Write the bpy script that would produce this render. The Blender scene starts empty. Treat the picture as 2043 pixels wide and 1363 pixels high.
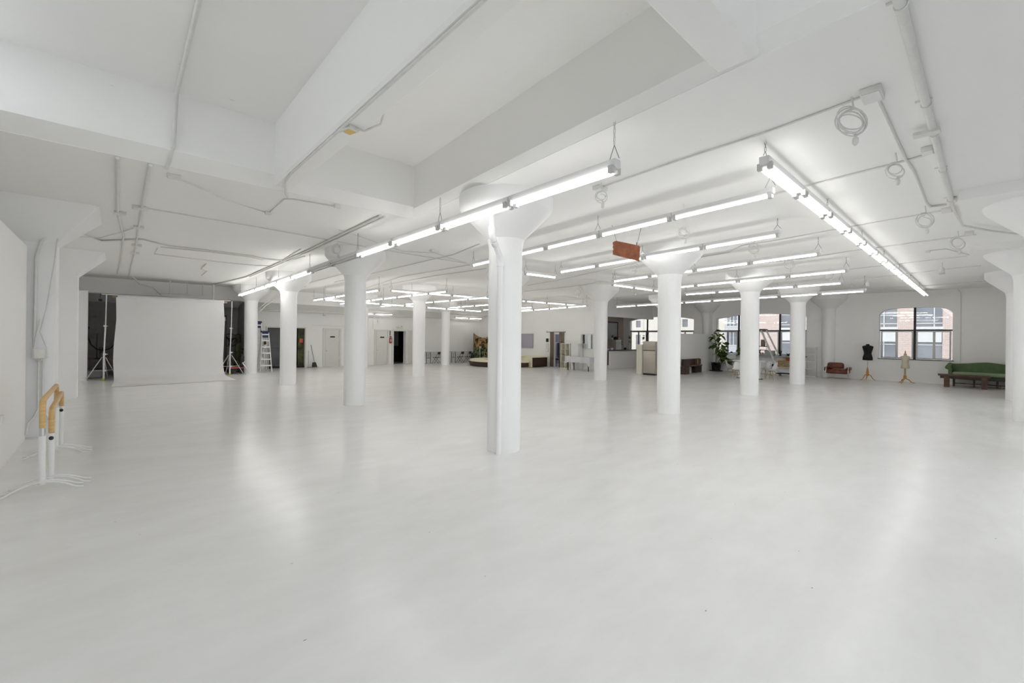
import bpy, math, random
from math import pi, sin, cos, radians
random.seed(7)
SC = bpy.context.scene
COL = SC.collection
ZC = 4.55            # ceiling soffit height

# ------------------------------------------------------------------ materials
def _nt(name):
    m = bpy.data.materials.new(name); m.use_nodes = True
    return m, m.node_tree, m.node_tree.nodes['Principled BSDF']
def setin(b, **k):
    for a, v in k.items():
        a = a.replace('_', ' ')
        if a in b.inputs: b.inputs[a].default_value = v
def mat(name, col, rough=.5, metal=0.0, var=0.06, scale=6.0, bump=0.0, bscale=40.0, spec=None, col2=None, stretch=None, coat=0):
    m, nt, b = _nt(name)
    c = (*col, 1)
    tc = nt.nodes.new('ShaderNodeTexCoord'); mp = nt.nodes.new('ShaderNodeMapping')
    if stretch: mp.inputs['Scale'].default_value = stretch
    nt.links.new(tc.outputs['Object'], mp.inputs[0])
    n = nt.nodes.new('ShaderNodeTexNoise'); n.inputs['Scale'].default_value = scale; n.inputs['Detail'].default_value = 4
    nt.links.new(mp.outputs[0], n.inputs['Vector'])
    r = nt.nodes.new('ShaderNodeValToRGB'); r.color_ramp.elements[0].position = .32; r.color_ramp.elements[1].position = .68
    c2 = (*col2, 1) if col2 else tuple(max(0, x*(1-var)) for x in col)+(1,)
    r.color_ramp.elements[0].color = c2; r.color_ramp.elements[1].color = c
    nt.links.new(n.outputs['Fac'], r.inputs[0]); nt.links.new(r.outputs[0], b.inputs['Base Color'])
    setin(b, Roughness=rough, Metallic=metal, Coat_Weight=coat)
    if spec is not None: b.inputs['Specular IOR Level'].default_value = spec
    if bump:
        n2 = nt.nodes.new('ShaderNodeTexNoise'); n2.inputs['Scale'].default_value = bscale; n2.inputs['Detail'].default_value = 3
        nt.links.new(mp.outputs[0], n2.inputs['Vector'])
        bp = nt.nodes.new('ShaderNodeBump'); bp.inputs['Strength'].default_value = bump; bp.inputs['Distance'].default_value = .01
        nt.links.new(n2.outputs['Fac'], bp.inputs['Height']); nt.links.new(bp.outputs[0], b.inputs['Normal'])
    return m
def emat(name, col, s):
    m, nt, b = _nt(name)
    setin(b, Base_Color=(*col, 1), Emission_Color=(*col, 1), Emission_Strength=s, Roughness=.4)
    return m
def glassmat(name, tint=(1, 1, 1), refl=1.5):
    m = bpy.data.materials.new(name); m.use_nodes = True; nt = m.node_tree; nt.nodes.clear()
    o = nt.nodes.new('ShaderNodeOutputMaterial'); mx = nt.nodes.new('ShaderNodeMixShader')
    t = nt.nodes.new('ShaderNodeBsdfTransparent'); t.inputs[0].default_value = (*tint, 1)
    g = nt.nodes.new('ShaderNodeBsdfGlossy'); g.inputs['Roughness'].default_value = .02
    f = nt.nodes.new('ShaderNodeFresnel'); f.inputs[0].default_value = refl
    # thin wavy noise so the pane is not a perfect mirror
    n = nt.nodes.new('ShaderNodeTexNoise'); n.inputs['Scale'].default_value = 1.6
    bp = nt.nodes.new('ShaderNodeBump'); bp.inputs['Strength'].default_value = .10; bp.inputs['Distance'].default_value = .02
    nt.links.new(n.outputs['Fac'], bp.inputs['Height']); nt.links.new(bp.outputs[0], g.inputs['Normal'])
    nt.links.new(f.outputs[0], mx.inputs[0]); nt.links.new(t.outputs[0], mx.inputs[1]); nt.links.new(g.outputs[0], mx.inputs[2])
    nt.links.new(mx.outputs[0], o.inputs[0])
    return m

def plaster(name, base, patch, rough=.6):
    """painted concrete: faint formwork mottling, hairline scuffs"""
    m, nt, b = _nt(name)
    tc = nt.nodes.new('ShaderNodeTexCoord')
    n = nt.nodes.new('ShaderNodeTexNoise'); n.inputs['Scale'].default_value = .55; n.inputs['Detail'].default_value = 5; n.inputs['Roughness'].default_value = .6
    nt.links.new(tc.outputs['Object'], n.inputs['Vector'])
    r = nt.nodes.new('ShaderNodeValToRGB'); r.color_ramp.elements[0].position = .35; r.color_ramp.elements[1].position = .65
    r.color_ramp.elements[0].color = (*patch, 1); r.color_ramp.elements[1].color = (*base, 1)
    nt.links.new(n.outputs['Fac'], r.inputs[0])
    mp = nt.nodes.new('ShaderNodeMapping'); mp.inputs['Scale'].default_value = (1.2, 5.0, 3.0); mp.inputs['Rotation'].default_value = (0, 0, .5)
    nt.links.new(tc.outputs['Object'], mp.inputs[0])
    s = nt.nodes.new('ShaderNodeTexNoise'); s.inputs['Scale'].default_value = 3.2; s.inputs['Detail'].default_value = 6
    nt.links.new(mp.outputs[0], s.inputs['Vector'])
    r2 = nt.nodes.new('ShaderNodeValToRGB'); r2.color_ramp.elements[0].position = .215; r2.color_ramp.elements[1].position = .27
    r2.color_ramp.elements[0].color = (.78, .76, .72, 1); r2.color_ramp.elements[1].color = (1, 1, 1, 1)
    nt.links.new(s.outputs['Fac'], r2.inputs[0])
    mx = nt.nodes.new('ShaderNodeMix'); mx.data_type = 'RGBA'; mx.blend_type = 'MULTIPLY'; mx.inputs[0].default_value = 1
    nt.links.new(r.outputs[0], mx.inputs[6]); nt.links.new(r2.outputs[0], mx.inputs[7]); nt.links.new(mx.outputs[2], b.inputs['Base Color'])
    n2 = nt.nodes.new('ShaderNodeTexNoise'); n2.inputs['Scale'].default_value = 7; n2.inputs['Detail'].default_value = 6
    nt.links.new(tc.outputs['Object'], n2.inputs['Vector'])
    bp = nt.nodes.new('ShaderNodeBump'); bp.inputs['Strength'].default_value = .12; bp.inputs['Distance'].default_value = .02
    nt.links.new(n2.outputs['Fac'], bp.inputs['Height']); nt.links.new(bp.outputs[0], b.inputs['Normal'])
    b.inputs['Roughness'].default_value = rough
    return m

def floormat():
    m, nt, b = _nt('white_epoxy_floor')
    tc = nt.nodes.new('ShaderNodeTexCoord')
    n = nt.nodes.new('ShaderNodeTexNoise'); n.inputs['Scale'].default_value = .8; n.inputs['Detail'].default_value = 7; n.inputs['Roughness'].default_value = .62
    nt.links.new(tc.outputs['Object'], n.inputs['Vector'])
    r = nt.nodes.new('ShaderNodeValToRGB'); r.color_ramp.elements[0].position = .30; r.color_ramp.elements[1].position = .70
    r.color_ramp.elements[0].color = (.80, .795, .78, 1); r.color_ramp.elements[1].color = (.825, .82, .81, 1)
    nt.links.new(n.outputs['Fac'], r.inputs[0])
    # scuffs and small dark chips
    mp = nt.nodes.new('ShaderNodeMapping'); mp.inputs['Scale'].default_value = (1.0, 2.6, 1.0); mp.inputs['Rotation'].default_value = (0, 0, .9)
    nt.links.new(tc.outputs['Object'], mp.inputs[0])
    s = nt.nodes.new('ShaderNodeTexNoise'); s.inputs['Scale'].default_value = 1.1; s.inputs['Detail'].default_value = 6; s.inputs['Roughness'].default_value = .6
    nt.links.new(mp.outputs[0], s.inputs['Vector'])
    r2 = nt.nodes.new('ShaderNodeValToRGB'); r2.color_ramp.elements[0].position = .30; r2.color_ramp.elements[1].position = .66
    r2.color_ramp.elements[0].color = (.935, .93, .92, 1); r2.color_ramp.elements[1].color = (1, 1, 1, 1)
    nt.links.new(s.outputs['Fac'], r2.inputs[0])
    v = nt.nodes.new('ShaderNodeTexVoronoi'); v.inputs['Scale'].default_value = 1.9
    nt.links.new(mp.outputs[0], v.inputs['Vector'])
    r3 = nt.nodes.new('ShaderNodeValToRGB'); r3.color_ramp.elements[0].position = .014; r3.color_ramp.elements[1].position = .03
    r3.color_ramp.elements[0].color = (.35, .33, .30, 1); r3.color_ramp.elements[1].color = (1, 1, 1, 1)
    nt.links.new(v.outputs['Distance'], r3.inputs[0])
    m1 = nt.nodes.new('ShaderNodeMix'); m1.data_type = 'RGBA'; m1.blend_type = 'MULTIPLY'; m1.inputs[0].default_value = 1
    nt.links.new(r.outputs[0], m1.inputs[6]); nt.links.new(r2.outputs[0], m1.inputs[7])
    m2 = nt.nodes.new('ShaderNodeMix'); m2.data_type = 'RGBA'; m2.blend_type = 'MULTIPLY'; m2.inputs[0].default_value = 1
    nt.links.new(m1.outputs[2], m2.inputs[6]); nt.links.new(r3.outputs[0], m2.inputs[7]); nt.links.new(m2.outputs[2], b.inputs['Base Color'])
    rr = nt.nodes.new('ShaderNodeMapRange'); rr.inputs['To Min'].default_value = .20; rr.inputs['To Max'].default_value = .262
    nl = nt.nodes.new('ShaderNodeTexNoise'); nl.inputs['Scale'].default_value = .7; nl.inputs['Detail'].default_value = 1; nt.links.new(tc.outputs['Object'], nl.inputs['Vector']); nt.links.new(nl.outputs['Fac'], rr.inputs['Value']); nt.links.new(rr.outputs[0], b.inputs['Roughness'])
    n3 = nt.nodes.new('ShaderNodeTexNoise'); n3.inputs['Scale'].default_value = 3.0; n3.inputs['Detail'].default_value = 5
    nt.links.new(tc.outputs['Object'], n3.inputs['Vector'])
    bp = nt.nodes.new('ShaderNodeBump'); bp.inputs['Strength'].default_value = .06; bp.inputs['Distance'].default_value = .02
    nt.links.new(n3.outputs['Fac'], bp.inputs['Height']); nt.links.new(bp.outputs[0], b.inputs['Normal'])
    b.inputs['IOR'].default_value = 1.5
    return m

def brickmat(name, a, c, mortar):
    m, nt, b = _nt(name)
    tc = nt.nodes.new('ShaderNodeTexCoord'); mp = nt.nodes.new('ShaderNodeMapping')
    mp.inputs['Rotation'].default_value = (0, pi/2, 0)
    sp = nt.nodes.new('ShaderNodeSeparateXYZ'); cb = nt.nodes.new('ShaderNodeCombineXYZ')
    nt.links.new(tc.outputs['Object'], sp.inputs[0]); nt.links.new(sp.outputs[1], cb.inputs[0]); nt.links.new(sp.outputs[2], cb.inputs[1])
    t = nt.nodes.new('ShaderNodeTexBrick'); t.inputs['Scale'].default_value = 1
    t.inputs['Brick Width'].default_value = .22; t.inputs['Row Height'].default_value = .075; t.inputs['Mortar Size'].default_value = .010
    t.inputs['Color1'].default_value = (*a, 1); t.inputs['Color2'].default_value = (*c, 1); t.inputs['Mortar'].default_value = (*mortar, 1)
    t.inputs['Bias'].default_value = .35
    nt.links.new(cb.outputs[0], t.inputs[0]); nt.links.new(t.outputs[0], b.inputs['Base Color']); b.inputs['Roughness'].default_value = .9
    return m

def paintingmat():
    m, nt, b = _nt('painted_flower_cloth')
    tc = nt.nodes.new('ShaderNodeTexCoord')
    n = nt.nodes.new('ShaderNodeTexNoise'); n.inputs['Scale'].default_value = 2.4; n.inputs['Detail'].default_value = 3; n.inputs['Distortion'].default_value = 2.2
    nt.links.new(tc.outputs['Object'], n.inputs['Vector'])
    sp = nt.nodes.new('ShaderNodeSeparateXYZ'); nt.links.new(tc.outputs['Object'], sp.inputs[0])
    up = nt.nodes.new('ShaderNodeValToRGB'); e = up.color_ramp.elements
    e[0].position = .36; e[0].color = (.02, .015, .008, 1); e[1].position = .62; e[1].color = (.45, .30, .10, 1)
    k = e.new(.46); k.color = (.10, .07, .015, 1); k = e.new(.52); k.color = (.40, .22, .12, 1)
    lo = nt.nodes.new('ShaderNodeValToRGB'); e = lo.color_ramp.elements
    e[0].position = .38; e[0].color = (.008, .012, .006, 1); e[1].position = .66; e[1].color = (.22, .24, .17, 1)
    k = e.new(.5); k.color = (.045, .08, .02, 1)
    nt.links.new(n.outputs['Fac'], up.inputs[0]); nt.links.new(n.outputs['Fac'], lo.inputs[0])
    mr = nt.nodes.new('ShaderNodeMapRange'); mr.inputs['From Min'].default_value = 1.0; mr.inputs['From Max'].default_value = 1.4
    nt.links.new(sp.outputs[2], mr.inputs['Value'])
    mx = nt.nodes.new('ShaderNodeMix'); mx.data_type = 'RGBA'
    nt.links.new(mr.outputs[0], mx.inputs[0]); nt.links.new(lo.outputs[0], mx.inputs[6]); nt.links.new(up.outputs[0], mx.inputs[7])
    nt.links.new(mx.outputs[2], b.inputs['Base Color']); b.inputs['Roughness'].default_value = .85
    return m

M = {}
M['ceil'] = plaster('painted_concrete_ceiling', (.90, .897, .885), (.888, .884, .868))
M['wall'] = plaster('painted_plaster_wall', (.88, .876, .862), (.865, .86, .845))
M['col'] = plaster('painted_concrete_column', (.885, .885, .885), (.875, .875, .875), .45)
M['alcove'] = mat('shaded_alcove_grey', (.34, .33, .32), .8)  # dimness of the little-lit alcove put into a darker wall grey
M['floor'] = floormat()
M['white'] = mat('white_enamel', (.80, .80, .79), .4, var=.03)
M['conduit'] = mat('painted_conduit', (.74, .735, .71), .45, var=.08, scale=10)
M['housing'] = mat('fixture_white_metal', (.74, .74, .74), .35, var=.04, scale=3)
M['socket'] = mat('grey_socket', (.56, .56, .55), .5)
M['tube'] = emat('lit_fluorescent_tube', (1.0, .99, .965), 15.0)
M['tube_dim'] = emat('lit_fluorescent_tube_far', (1.0, .985, .955), 11.0)
M['tube_hot'] = emat('lit_fluorescent_tube_left', (1.0, .99, .965), 24.0)
M['tube_right'] = emat('lit_fluorescent_tube_right', (1.0, .99, .965), 9.0)
M['tube_near'] = emat('lit_fluorescent_tube_near', (1.0, .99, .965), 11.0)
M['tube_off'] = mat('unlit_tube_glass', (.62, .63, .62), .15)
M['chain'] = mat('dull_chain_metal', (.28, .28, .27), .4, .6)
M['black'] = mat('black_plastic', (.012, .012, .013), .45)
M['blackmetal'] = mat('black_frame_metal', (.018, .018, .02), .4, .2)
M['dark'] = mat('void_shade_and_black', (.03, .029, .028), .9)  # shade of passage and shaft put into the colour; mat, print simply dark
M['chrome'] = mat('chrome', (.62, .62, .62), .15, 1.0, var=.02)
M['alu'] = mat('brushed_aluminium', (.80, .80, .79), .38, .25, var=.08, scale=20)
M['steel'] = mat('stainless_fridge_door', (.50, .46, .40), .34, .65, var=.10, scale=3, stretch=(1, 1, .2))
M['birch'] = mat('birch_wood', (.72, .47, .20), .45, var=.22, scale=9, stretch=(4, .6, 4))
M['oak'] = mat('honey_turned_wood', (.62, .30, .075), .4, var=.3, scale=14)
M['paleoak'] = mat('pale_wood', (.55, .38, .16), .45, var=.25, scale=14)
M['walnut'] = mat('dark_reclaimed_wood', (.13, .085, .07), .7, col2=(.045, .028, .025), scale=5, stretch=(.8, .8, 6), bump=.3, bscale=18)
M['tabwood'] = mat('red_brown_timber', (.16, .085, .055), .6, col2=(.075, .04, .028), scale=6, stretch=(5, .6, 1), bump=.2)
M['brownboard'] = mat('brown_laminate', (.055, .026, .018), .5, var=.3, scale=5)
M['cream'] = mat('cream_vinyl', (.78, .74, .55), .55, var=.06)
M['paper'] = mat('seamless_backdrop_paper', (.74, .735, .73), .75, var=.02, scale=1.0)
M['cardboard'] = mat('cardboard_core', (.36, .22, .12), .8)
M['rust'] = mat('rusty_sheet', (.36, .12, .055), .75, col2=(.20, .07, .04), scale=7, bump=.3, bscale=30)
M['leather'] = mat('brown_leather', (.20, .062, .035), .38, col2=(.13, .038, .022), scale=7, bump=.1, bscale=60)
M['seatpad'] = mat('worn_tan_leather', (.36, .19, .12), .5, var=.2)
M['green'] = mat('green_velvet', (.125, .185, .085), .8, col2=(.09, .14, .06), scale=5)
M['greenlt'] = mat('green_patterned_seat', (.28, .36, .22), .75, col2=(.17, .25, .13), scale=60)
M['greendk'] = mat('dark_green_trim', (.10, .13, .09), .8, col2=(.02, .03, .018), scale=55)
M['leaf'] = mat('fig_leaf', (.17, .25, .05), .45, col2=(.03, .075, .015), scale=5)
M['leafdk'] = mat('dark_leaf', (.05, .12, .02), .5, col2=(.015, .04, .01), scale=9)
M['bark'] = mat('grey_bark', (.30, .27, .24), .8)
M['pot'] = mat('black_pot', (.02, .021, .022), .5)
M['terra'] = mat('terracotta', (.33, .11, .05), .7)
M['blue'] = mat('dark_blue_plastic', (.02, .04, .12), .45)
M['red'] = mat('red_paint', (.50, .03, .03), .35)
M['coral'] = mat('coral_paint', (.60, .10, .06), .5)
M['doorwhite'] = mat('door_paint', (.74, .73, .69), .45, var=.03)
M['elevdoor'] = mat('grey_lift_door', (.11, .11, .12), .55, var=.12, scale=2)
M['elevgreen'] = mat('mottled_green_panel', (.10, .115, .02), .6, col2=(.02, .022, .008), scale=4)
M['linen'] = mat('taupe_curtain', (.28, .225, .17), .85, var=.2, scale=30, stretch=(8, 8, .4))
M['cloth'] = mat('white_tablecloth', (.66, .66, .68), .8, var=.04)
M['bisque'] = mat('natural_linen_torso', (.62, .56, .44), .85, var=.08, scale=50)
M['blackcloth'] = mat('black_jersey', (.008, .008, .010), .8)
M['screen'] = mat('lavender_screen', (.42, .40, .47), .6, var=.03)
M['frame'] = mat('white_window_frame', (.62, .62, .62), .4)
M['mullion'] = mat('black_steel_mullion', (.012, .010, .012), .4)
M['glass'] = glassmat('window_glass', (.98, .985, .98))
M['mirror'] = mat('mirror_glass', (.80, .84, .86), .03, 1.0, var=.01)
M['brick'] = brickmat('pink_brick', (.74, .55, .47), (.84, .70, .64), (.55, .44, .40))
M['stucco'] = mat('pale_cream_stucco', (.80, .74, .66), .9, var=.05, scale=.8)
M['stucco2'] = mat('pale_lilac_stucco', (.66, .65, .68), .9, var=.04, scale=.8)
M['extglass'] = mat('office_window_glass', (.34, .35, .38), .3, col2=(.24, .25, .28), scale=.5)
M['extwhite'] = mat('white_exterior_trim', (.85, .85, .84), .6)
M['asphalt'] = mat('street_asphalt', (.16, .16, .16), .9)
M['pinkwall'] = mat('warm_pink_plaster', (.62, .52, .46), .7, var=.12, scale=1.2)
M['greypanel'] = mat('grey_cupboard_panel', (.45, .46, .48), .5)
M['taupebox'] = mat('taupe_cabinet', (.30, .245, .21), .6)
M['counter'] = mat('dark_countertop', (.05, .05, .055), .3)
M['shell'] = mat('white_moulded_plastic', (.78, .79, .80), .3, var=.02)
M['lightgreen'] = mat('tennis_ball_felt', (.55, .72, .05), .9)
M['tan'] = mat('yellow_tan_plate', (.72, .50, .16), .6)
M['painting'] = paintingmat()
M['beige'] = mat('beige_cloth', (.50, .42, .30), .8)
M['sage'] = mat('sage_grey_panel', (.42, .47, .44), .5)
M['bookred'] = mat('dark_red_spines', (.10, .02, .02), .6)
M['radio'] = mat('radio_cloth_front', (.62, .52, .36), .8, col2=(.12, .06, .03), scale=26)
M['purple'] = mat('purple_haze', (.30, .28, .36), .7)

# ------------------------------------------------------------------ mesh kit
class MB:
    def __init__(s): s.v = []; s.f = []; s.sm = []
    def add(s, v, f, smooth=False):
        o = len(s.v); s.v += [tuple(x) for x in v]
        for q in f: s.f.append(tuple(i+o for i in q)); s.sm.append(smooth)
        return s
    def box(s, x0, y0, z0, x1, y1, z1, rz=0, c=None):
        v = [(x, y, z) for z in (z0, z1) for x, y in ((x0, y0), (x1, y0), (x1, y1), (x0, y1))]
        if rz:
            cx, cy = c or ((x0+x1)/2, (y0+y1)/2)
            v = [(cx+(x-cx)*cos(rz)-(y-cy)*sin(rz), cy+(x-cx)*sin(rz)+(y-cy)*cos(rz), z) for x, y, z in v]
        return s.add(v, [(3, 2, 1, 0), (4, 5, 6, 7), (0, 1, 5, 4), (1, 2, 6, 5), (2, 3, 7, 6), (3, 0, 4, 7)])
    def cbox(s, cx, cy, cz, sx, sy, sz, rz=0):
        return s.box(cx-sx/2, cy-sy/2, cz-sz/2, cx+sx/2, cy+sy/2, cz+sz/2, rz)
    def rbox(s, x0, y0, z0, x1, y1, z1, r=.03, n=3):
        """box with rounded edges (super-ellipsoid-like corner rounding)"""
        r = min(r, (x1-x0)/2, (y1-y0)/2, (z1-z0)/2)
        rings = []
        for k in range(2*n+2):
            if k <= n: a = -pi/2+pi/2*k/n; zz = z0+r+r*sin(a); ins = r-r*cos(a)
            else: a = pi/2*(k-n-1)/n; zz = z1-r+r*sin(a); ins = r-r*cos(a)
            pts = []
            for (cx, cy, a0) in ((x1-r, y1-r, 0), (x0+r, y1-r, pi/2), (x0+r, y0+r, pi), (x1-r, y0+r, 3*pi/2)):
                for j in range(n+1):
                    t = a0+pi/2*j/n; rr = r-ins
                    pts.append((cx+rr*cos(t), cy+rr*sin(t), zz))
            rings.append(pts)
        return s.rings(rings, True, True)
    def rings(s, R, cap=True, smooth=True, closed=True):
        n = len(R[0]); v = [p for r in R for p in r]; f = []
        for i in range(len(R)-1):
            for j in range(n if closed else n-1):
                k = (j+1) % n
                f.append((i*n+j, i*n+k, (i+1)*n+k, (i+1)*n+j))
        s.add(v, f, smooth)
        if cap and closed:
            s.add(R[0], [tuple(range(n-1, -1, -1))]); s.add(R[-1], [tuple(range(n))])
        return s
    def lathe(s, prof, cx=0, cy=0, n=20, ex=1, ey=1, smooth=True, cap=True):
        return s.rings([[(cx+r*ex*cos(2*pi*j/n), cy+r*ey*sin(2*pi*j/n), z) for j in range(n)] for r, z in prof], cap, smooth)
    def path(s, P, r, n=8, cap=True, closed=False):
        P = [tuple(p) for p in P]; R = []; m = len(P); prev = None
        rr = r if isinstance(r, (list, tuple)) else [r]*m
        for i, p in enumerate(P):
            a = P[i-1] if (i or closed) else P[0]; b = P[(i+1) % m] if (i < m-1 or closed) else P[-1]
            d = [b[k]-a[k] for k in range(3)]; L = math.sqrt(sum(x*x for x in d)) or 1; d = [x/L for x in d]
            if prev is None:
                u = (0, 0, 1) if abs(d[2]) < .9 else (1, 0, 0)
            else: u = prev
            dt = sum(u[k]*d[k] for k in range(3)); u = [u[k]-dt*d[k] for k in range(3)]
            L = math.sqrt(sum(x*x for x in u))
            if L < 1e-6: u = [1, 0, 0]; dt = d[0]; u = [u[k]-dt*d[k] for k in range(3)]; L = math.sqrt(sum(x*x for x in u)) or 1
            u = [x/L for x in u]; prev = u
            w = (d[1]*u[2]-d[2]*u[1], d[2]*u[0]-d[0]*u[2], d[0]*u[1]-d[1]*u[0])
            R.append([tuple(p[k]+rr[i]*(cos(2*pi*j/n)*u[k]+sin(2*pi*j/n)*w[k]) for k in range(3)) for j in range(n)])
        if closed: R.append(R[0]); cap = False
        return s.rings(R, cap, True)
    def tube(s, a, b, r, n=8): return s.path([a, b], r, n)
    def prism(s, poly, t0, t1, axis='z', smooth=False):
        """extrude a polygon; axis = extrusion axis. poly coords are the other two axes in order"""
        def P(a, b, t): return {'z': (a, b, t), 'x': (t, a, b), 'y': (a, t, b)}[axis]
        n = len(poly); v = [P(a, b, t0) for a, b in poly]+[P(a, b, t1) for a, b in poly]
        f = [tuple(range(n-1, -1, -1)), tuple(range(n, 2*n))]+[(i, (i+1) % n, n+(i+1) % n, n+i) for i in range(n)]
        s.add(v, f, smooth); return s
    def sphere(s, c, r, n=12, m=8, sx=1, sy=1, sz=1):
        R = [[(c[0]+r*sx*sin(pi*i/m)*cos(2*pi*j/n), c[1]+r*sy*sin(pi*i/m)*sin(2*pi*j/n), c[2]-r*sz*cos(pi*i/m)) for j in range(n)] for i in range(m+1)]
        R[0] = [(c[0]+1e-4*cos(2*pi*j/n), c[1]+1e-4*sin(2*pi*j/n), c[2]-r*sz) for j in range(n)]
        R[-1] = [(c[0]+1e-4*cos(2*pi*j/n), c[1]+1e-4*sin(2*pi*j/n), c[2]+r*sz) for j in range(n)]
        return s.rings(R, True, True)
    def torus(s, c, R, r, axis='z', n=24, m=6, a0=0, a1=2*pi):
        full = abs(a1-a0-2*pi) < 1e-6; P = []
        for i in range(n if full else n+1):
            a = a0+(a1-a0)*i/n; x, y = R*cos(a), R*sin(a)
            P.append({'z': (c[0]+x, c[1]+y, c[2]), 'x': (c[0], c[1]+x, c[2]+y), 'y': (c[0]+x, c[1], c[2]+y)}[axis])
        return s.path(P, r, m, closed=full)
    def build(s, name, m, parent=None, loc=None, rz=0):
        me = bpy.data.meshes.new(name); me.from_pydata(s.v, [], s.f); me.update()
        me.polygons.foreach_set('use_smooth', s.sm)
        me.materials.append(M[m] if isinstance(m, str) else m)
        import bmesh
        bm = bmesh.new(); bm.from_mesh(me); bmesh.ops.recalc_face_normals(bm, faces=bm.faces); bm.to_mesh(me); bm.free()
        o = bpy.data.objects.new(name, me); COL.objects.link(o)
        if parent: o.parent = parent
        if loc: o.location = loc
        if rz: o.rotation_euler.z = rz
        return o

def arc(cx, cy, r, a0, a1, n=8):
    return [(cx+r*cos(a0+(a1-a0)*i/n), cy+r*sin(a0+(a1-a0)*i/n)) for i in range(n+1)]
def tag(o, label, cat, group=None, kind=None):
    o['label'] = label; o['category'] = cat
    if group: o['group'] = group
    if kind: o['kind'] = kind
    return o
def thing(name, label, cat, loc=(0, 0, 0), rz=0, group=None):
    o = bpy.data.objects.new(name, None); COL.objects.link(o); o.empty_display_size = .2
    o.location = loc; o.rotation_euler.z = rz
    return tag(o, label, cat, group)
def struct(o): o['kind'] = 'structure'; return o
def dup(root, loc, rz=None, label=None, group=None):
    def cp(o, par):
        c = o.copy(); COL.objects.link(c); c.parent = par
        for ch in [x for x in bpy.data.objects if x.parent == o and x != c]: cp(ch, c)
        return c
    r = cp(root, None); r.location = loc
    if rz is not None: r.rotation_euler.z = rz
    if label: r['label'] = label
    if group: r['group'] = group
    return r

# ------------------------------------------------------------------ room shell
XL, XW, YB, YN, XF = -1.25, 29.4, 28.8, -1.35, 22.6
struct(MB().box(-1.9, -1.7, -.25, 29.8, 31.6, 0).build('floor', 'floor'))

def xi(y): return 4.06+.071*(y-1.43)     # inner face of the coffered bays
YI, YO, ZT, CH = 8.0, 8.30, 5.55, .13
def xq(y): return xi(y)+CH
c = MB()
c.prism([(xq(-1.7), -1.7), (29.8, -1.7), (29.8, 29.3), (-1.9, 29.3), (-1.9, YO), (xq(YO), YO)], ZC, 5.8)
c.box(-1.9, -1.7, ZT, 5.1, 8.9, 5.85)
P = lambda x, y: [(x, y)]
def ring(y, xx=xi): return [(xx(y)+CH+.01, y, ZC), (xx(y), y, ZC+CH), (xx(y), y, ZT+.01), (xx(y)+CH+.01, y, ZT+.01)]
c.rings([ring(-1.7), ring(YO)], True, False)
c.prism([(YO+.01, ZC), (YI, ZC+.16), (YI, ZT+.01), (YO+.01, ZT+.01)], -1.6, xq(YO), 'x')
def rib(x0, y0, x1, y1, h=.03):
    """downstand rib with small chamfered arrises"""
    if x1-x0 < y1-y0: c.prism([(x0, ZC+h), (x0+h, ZC), (x1-h, ZC), (x1, ZC+h), (x1, ZT+.02), (x0, ZT+.02)], y0, y1, 'y')
    else: c.prism([(y0, ZC+h), (y0+h, ZC), (y1-h, ZC), (y1, ZC+h), (y1, ZT+.02), (y0, ZT+.02)], x0, x1, 'x')
rib(1.93, 1.6, 2.24, 8.1); rib(-1.58, 1.36, 4.15, 1.74)
struct(c.build('ceiling', 'ceil'))
# dropped beams
struct(MB().box(-1.58, 27.2, 3.82, XF, 27.6, ZC+.03).build('trim_1', 'ceil'))
struct(MB().box(XF+.08, 16.7, 3.46, XW+.1, 17.1, ZC+.03).build('trim_2', 'wall'))
struct(MB().prism([(27.55, 3.84), (YB+.1, 3.50), (YB+.1, 3.95), (27.55, 3.95)], -1.58, XF+.1, 'x').build('ceiling_back', 'ceil'))

def wall_cells(mb, a0, a1, z0, z1, holes, emit):
    """rectangles of a wall around rectangular holes (h: a0,a1,z0,z1)"""
    xs = sorted({a0, a1, *[h[0] for h in holes], *[h[1] for h in holes]})
    for i in range(len(xs)-1):
        p, q = xs[i], xs[i+1]; mid = (p+q)/2
        hs = sorted([h for h in holes if h[0] <= mid <= h[1]], key=lambda h: h[2])
        z = z0
        for h in hs:
            if h[2] > z: emit(p, q, z, h[2])
            z = h[3]
        if z < z1: emit(p, q, z, z1)
# left wall: lower thick part near the camera, set-back wall behind
w = MB().box(-1.95, -1.7, 0, XL, 12.26, 3.67)
w.box(-1.95, -1.7, 3.6, -1.58, 29.2, ZC+.1); w.box(-1.95, 12.2, 0, -1.58, 29.2, 3.7)
struct(w.build('wall_left', 'wall'))
# near wall behind the camera; unseen window openings added to brighten the foreground
w = MB(); nh = [(-1.0, 4.6, .6, 4.2), (5.9, 10.7, .6, 4.2), (12.0, 16.8, 1.2, 3.8), (18.1, 22.9, 1.2, 3.8)]
wall_cells(w, -1.9, 29.8, 0, ZC+.1, nh, lambda p, q, a, b: w.box(p, YN-.35, a, q, YN, b))
struct(w.build('wall_near', 'wall'))
# back wall
bh = [(6.65, 8.75, 0, 2.45), (14.78, 15.72, 0, 2.38)]
w = MB(); wall_cells(w, 5.2, XF+.3, 0, 3.7, bh, lambda p, q, a, b: w.box(p, YB, a, q, YB+.3, b))
struct(w.build('wall_back', 'wall'))
struct(MB().box(-1.9, YB, 0, 5.25, YB+.3, 3.9).build('wall_alcove', 'alcove'))
struct(MB().box(5.15, 26.45, 0, 5.3, YB+.02, 3.80).build('wall_partition', 'alcove'))
struct(MB().box(-1.58, 26.45, 0, -1.50, YB, 3.80).build('wall_alcove_side', 'alcove'))
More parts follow.
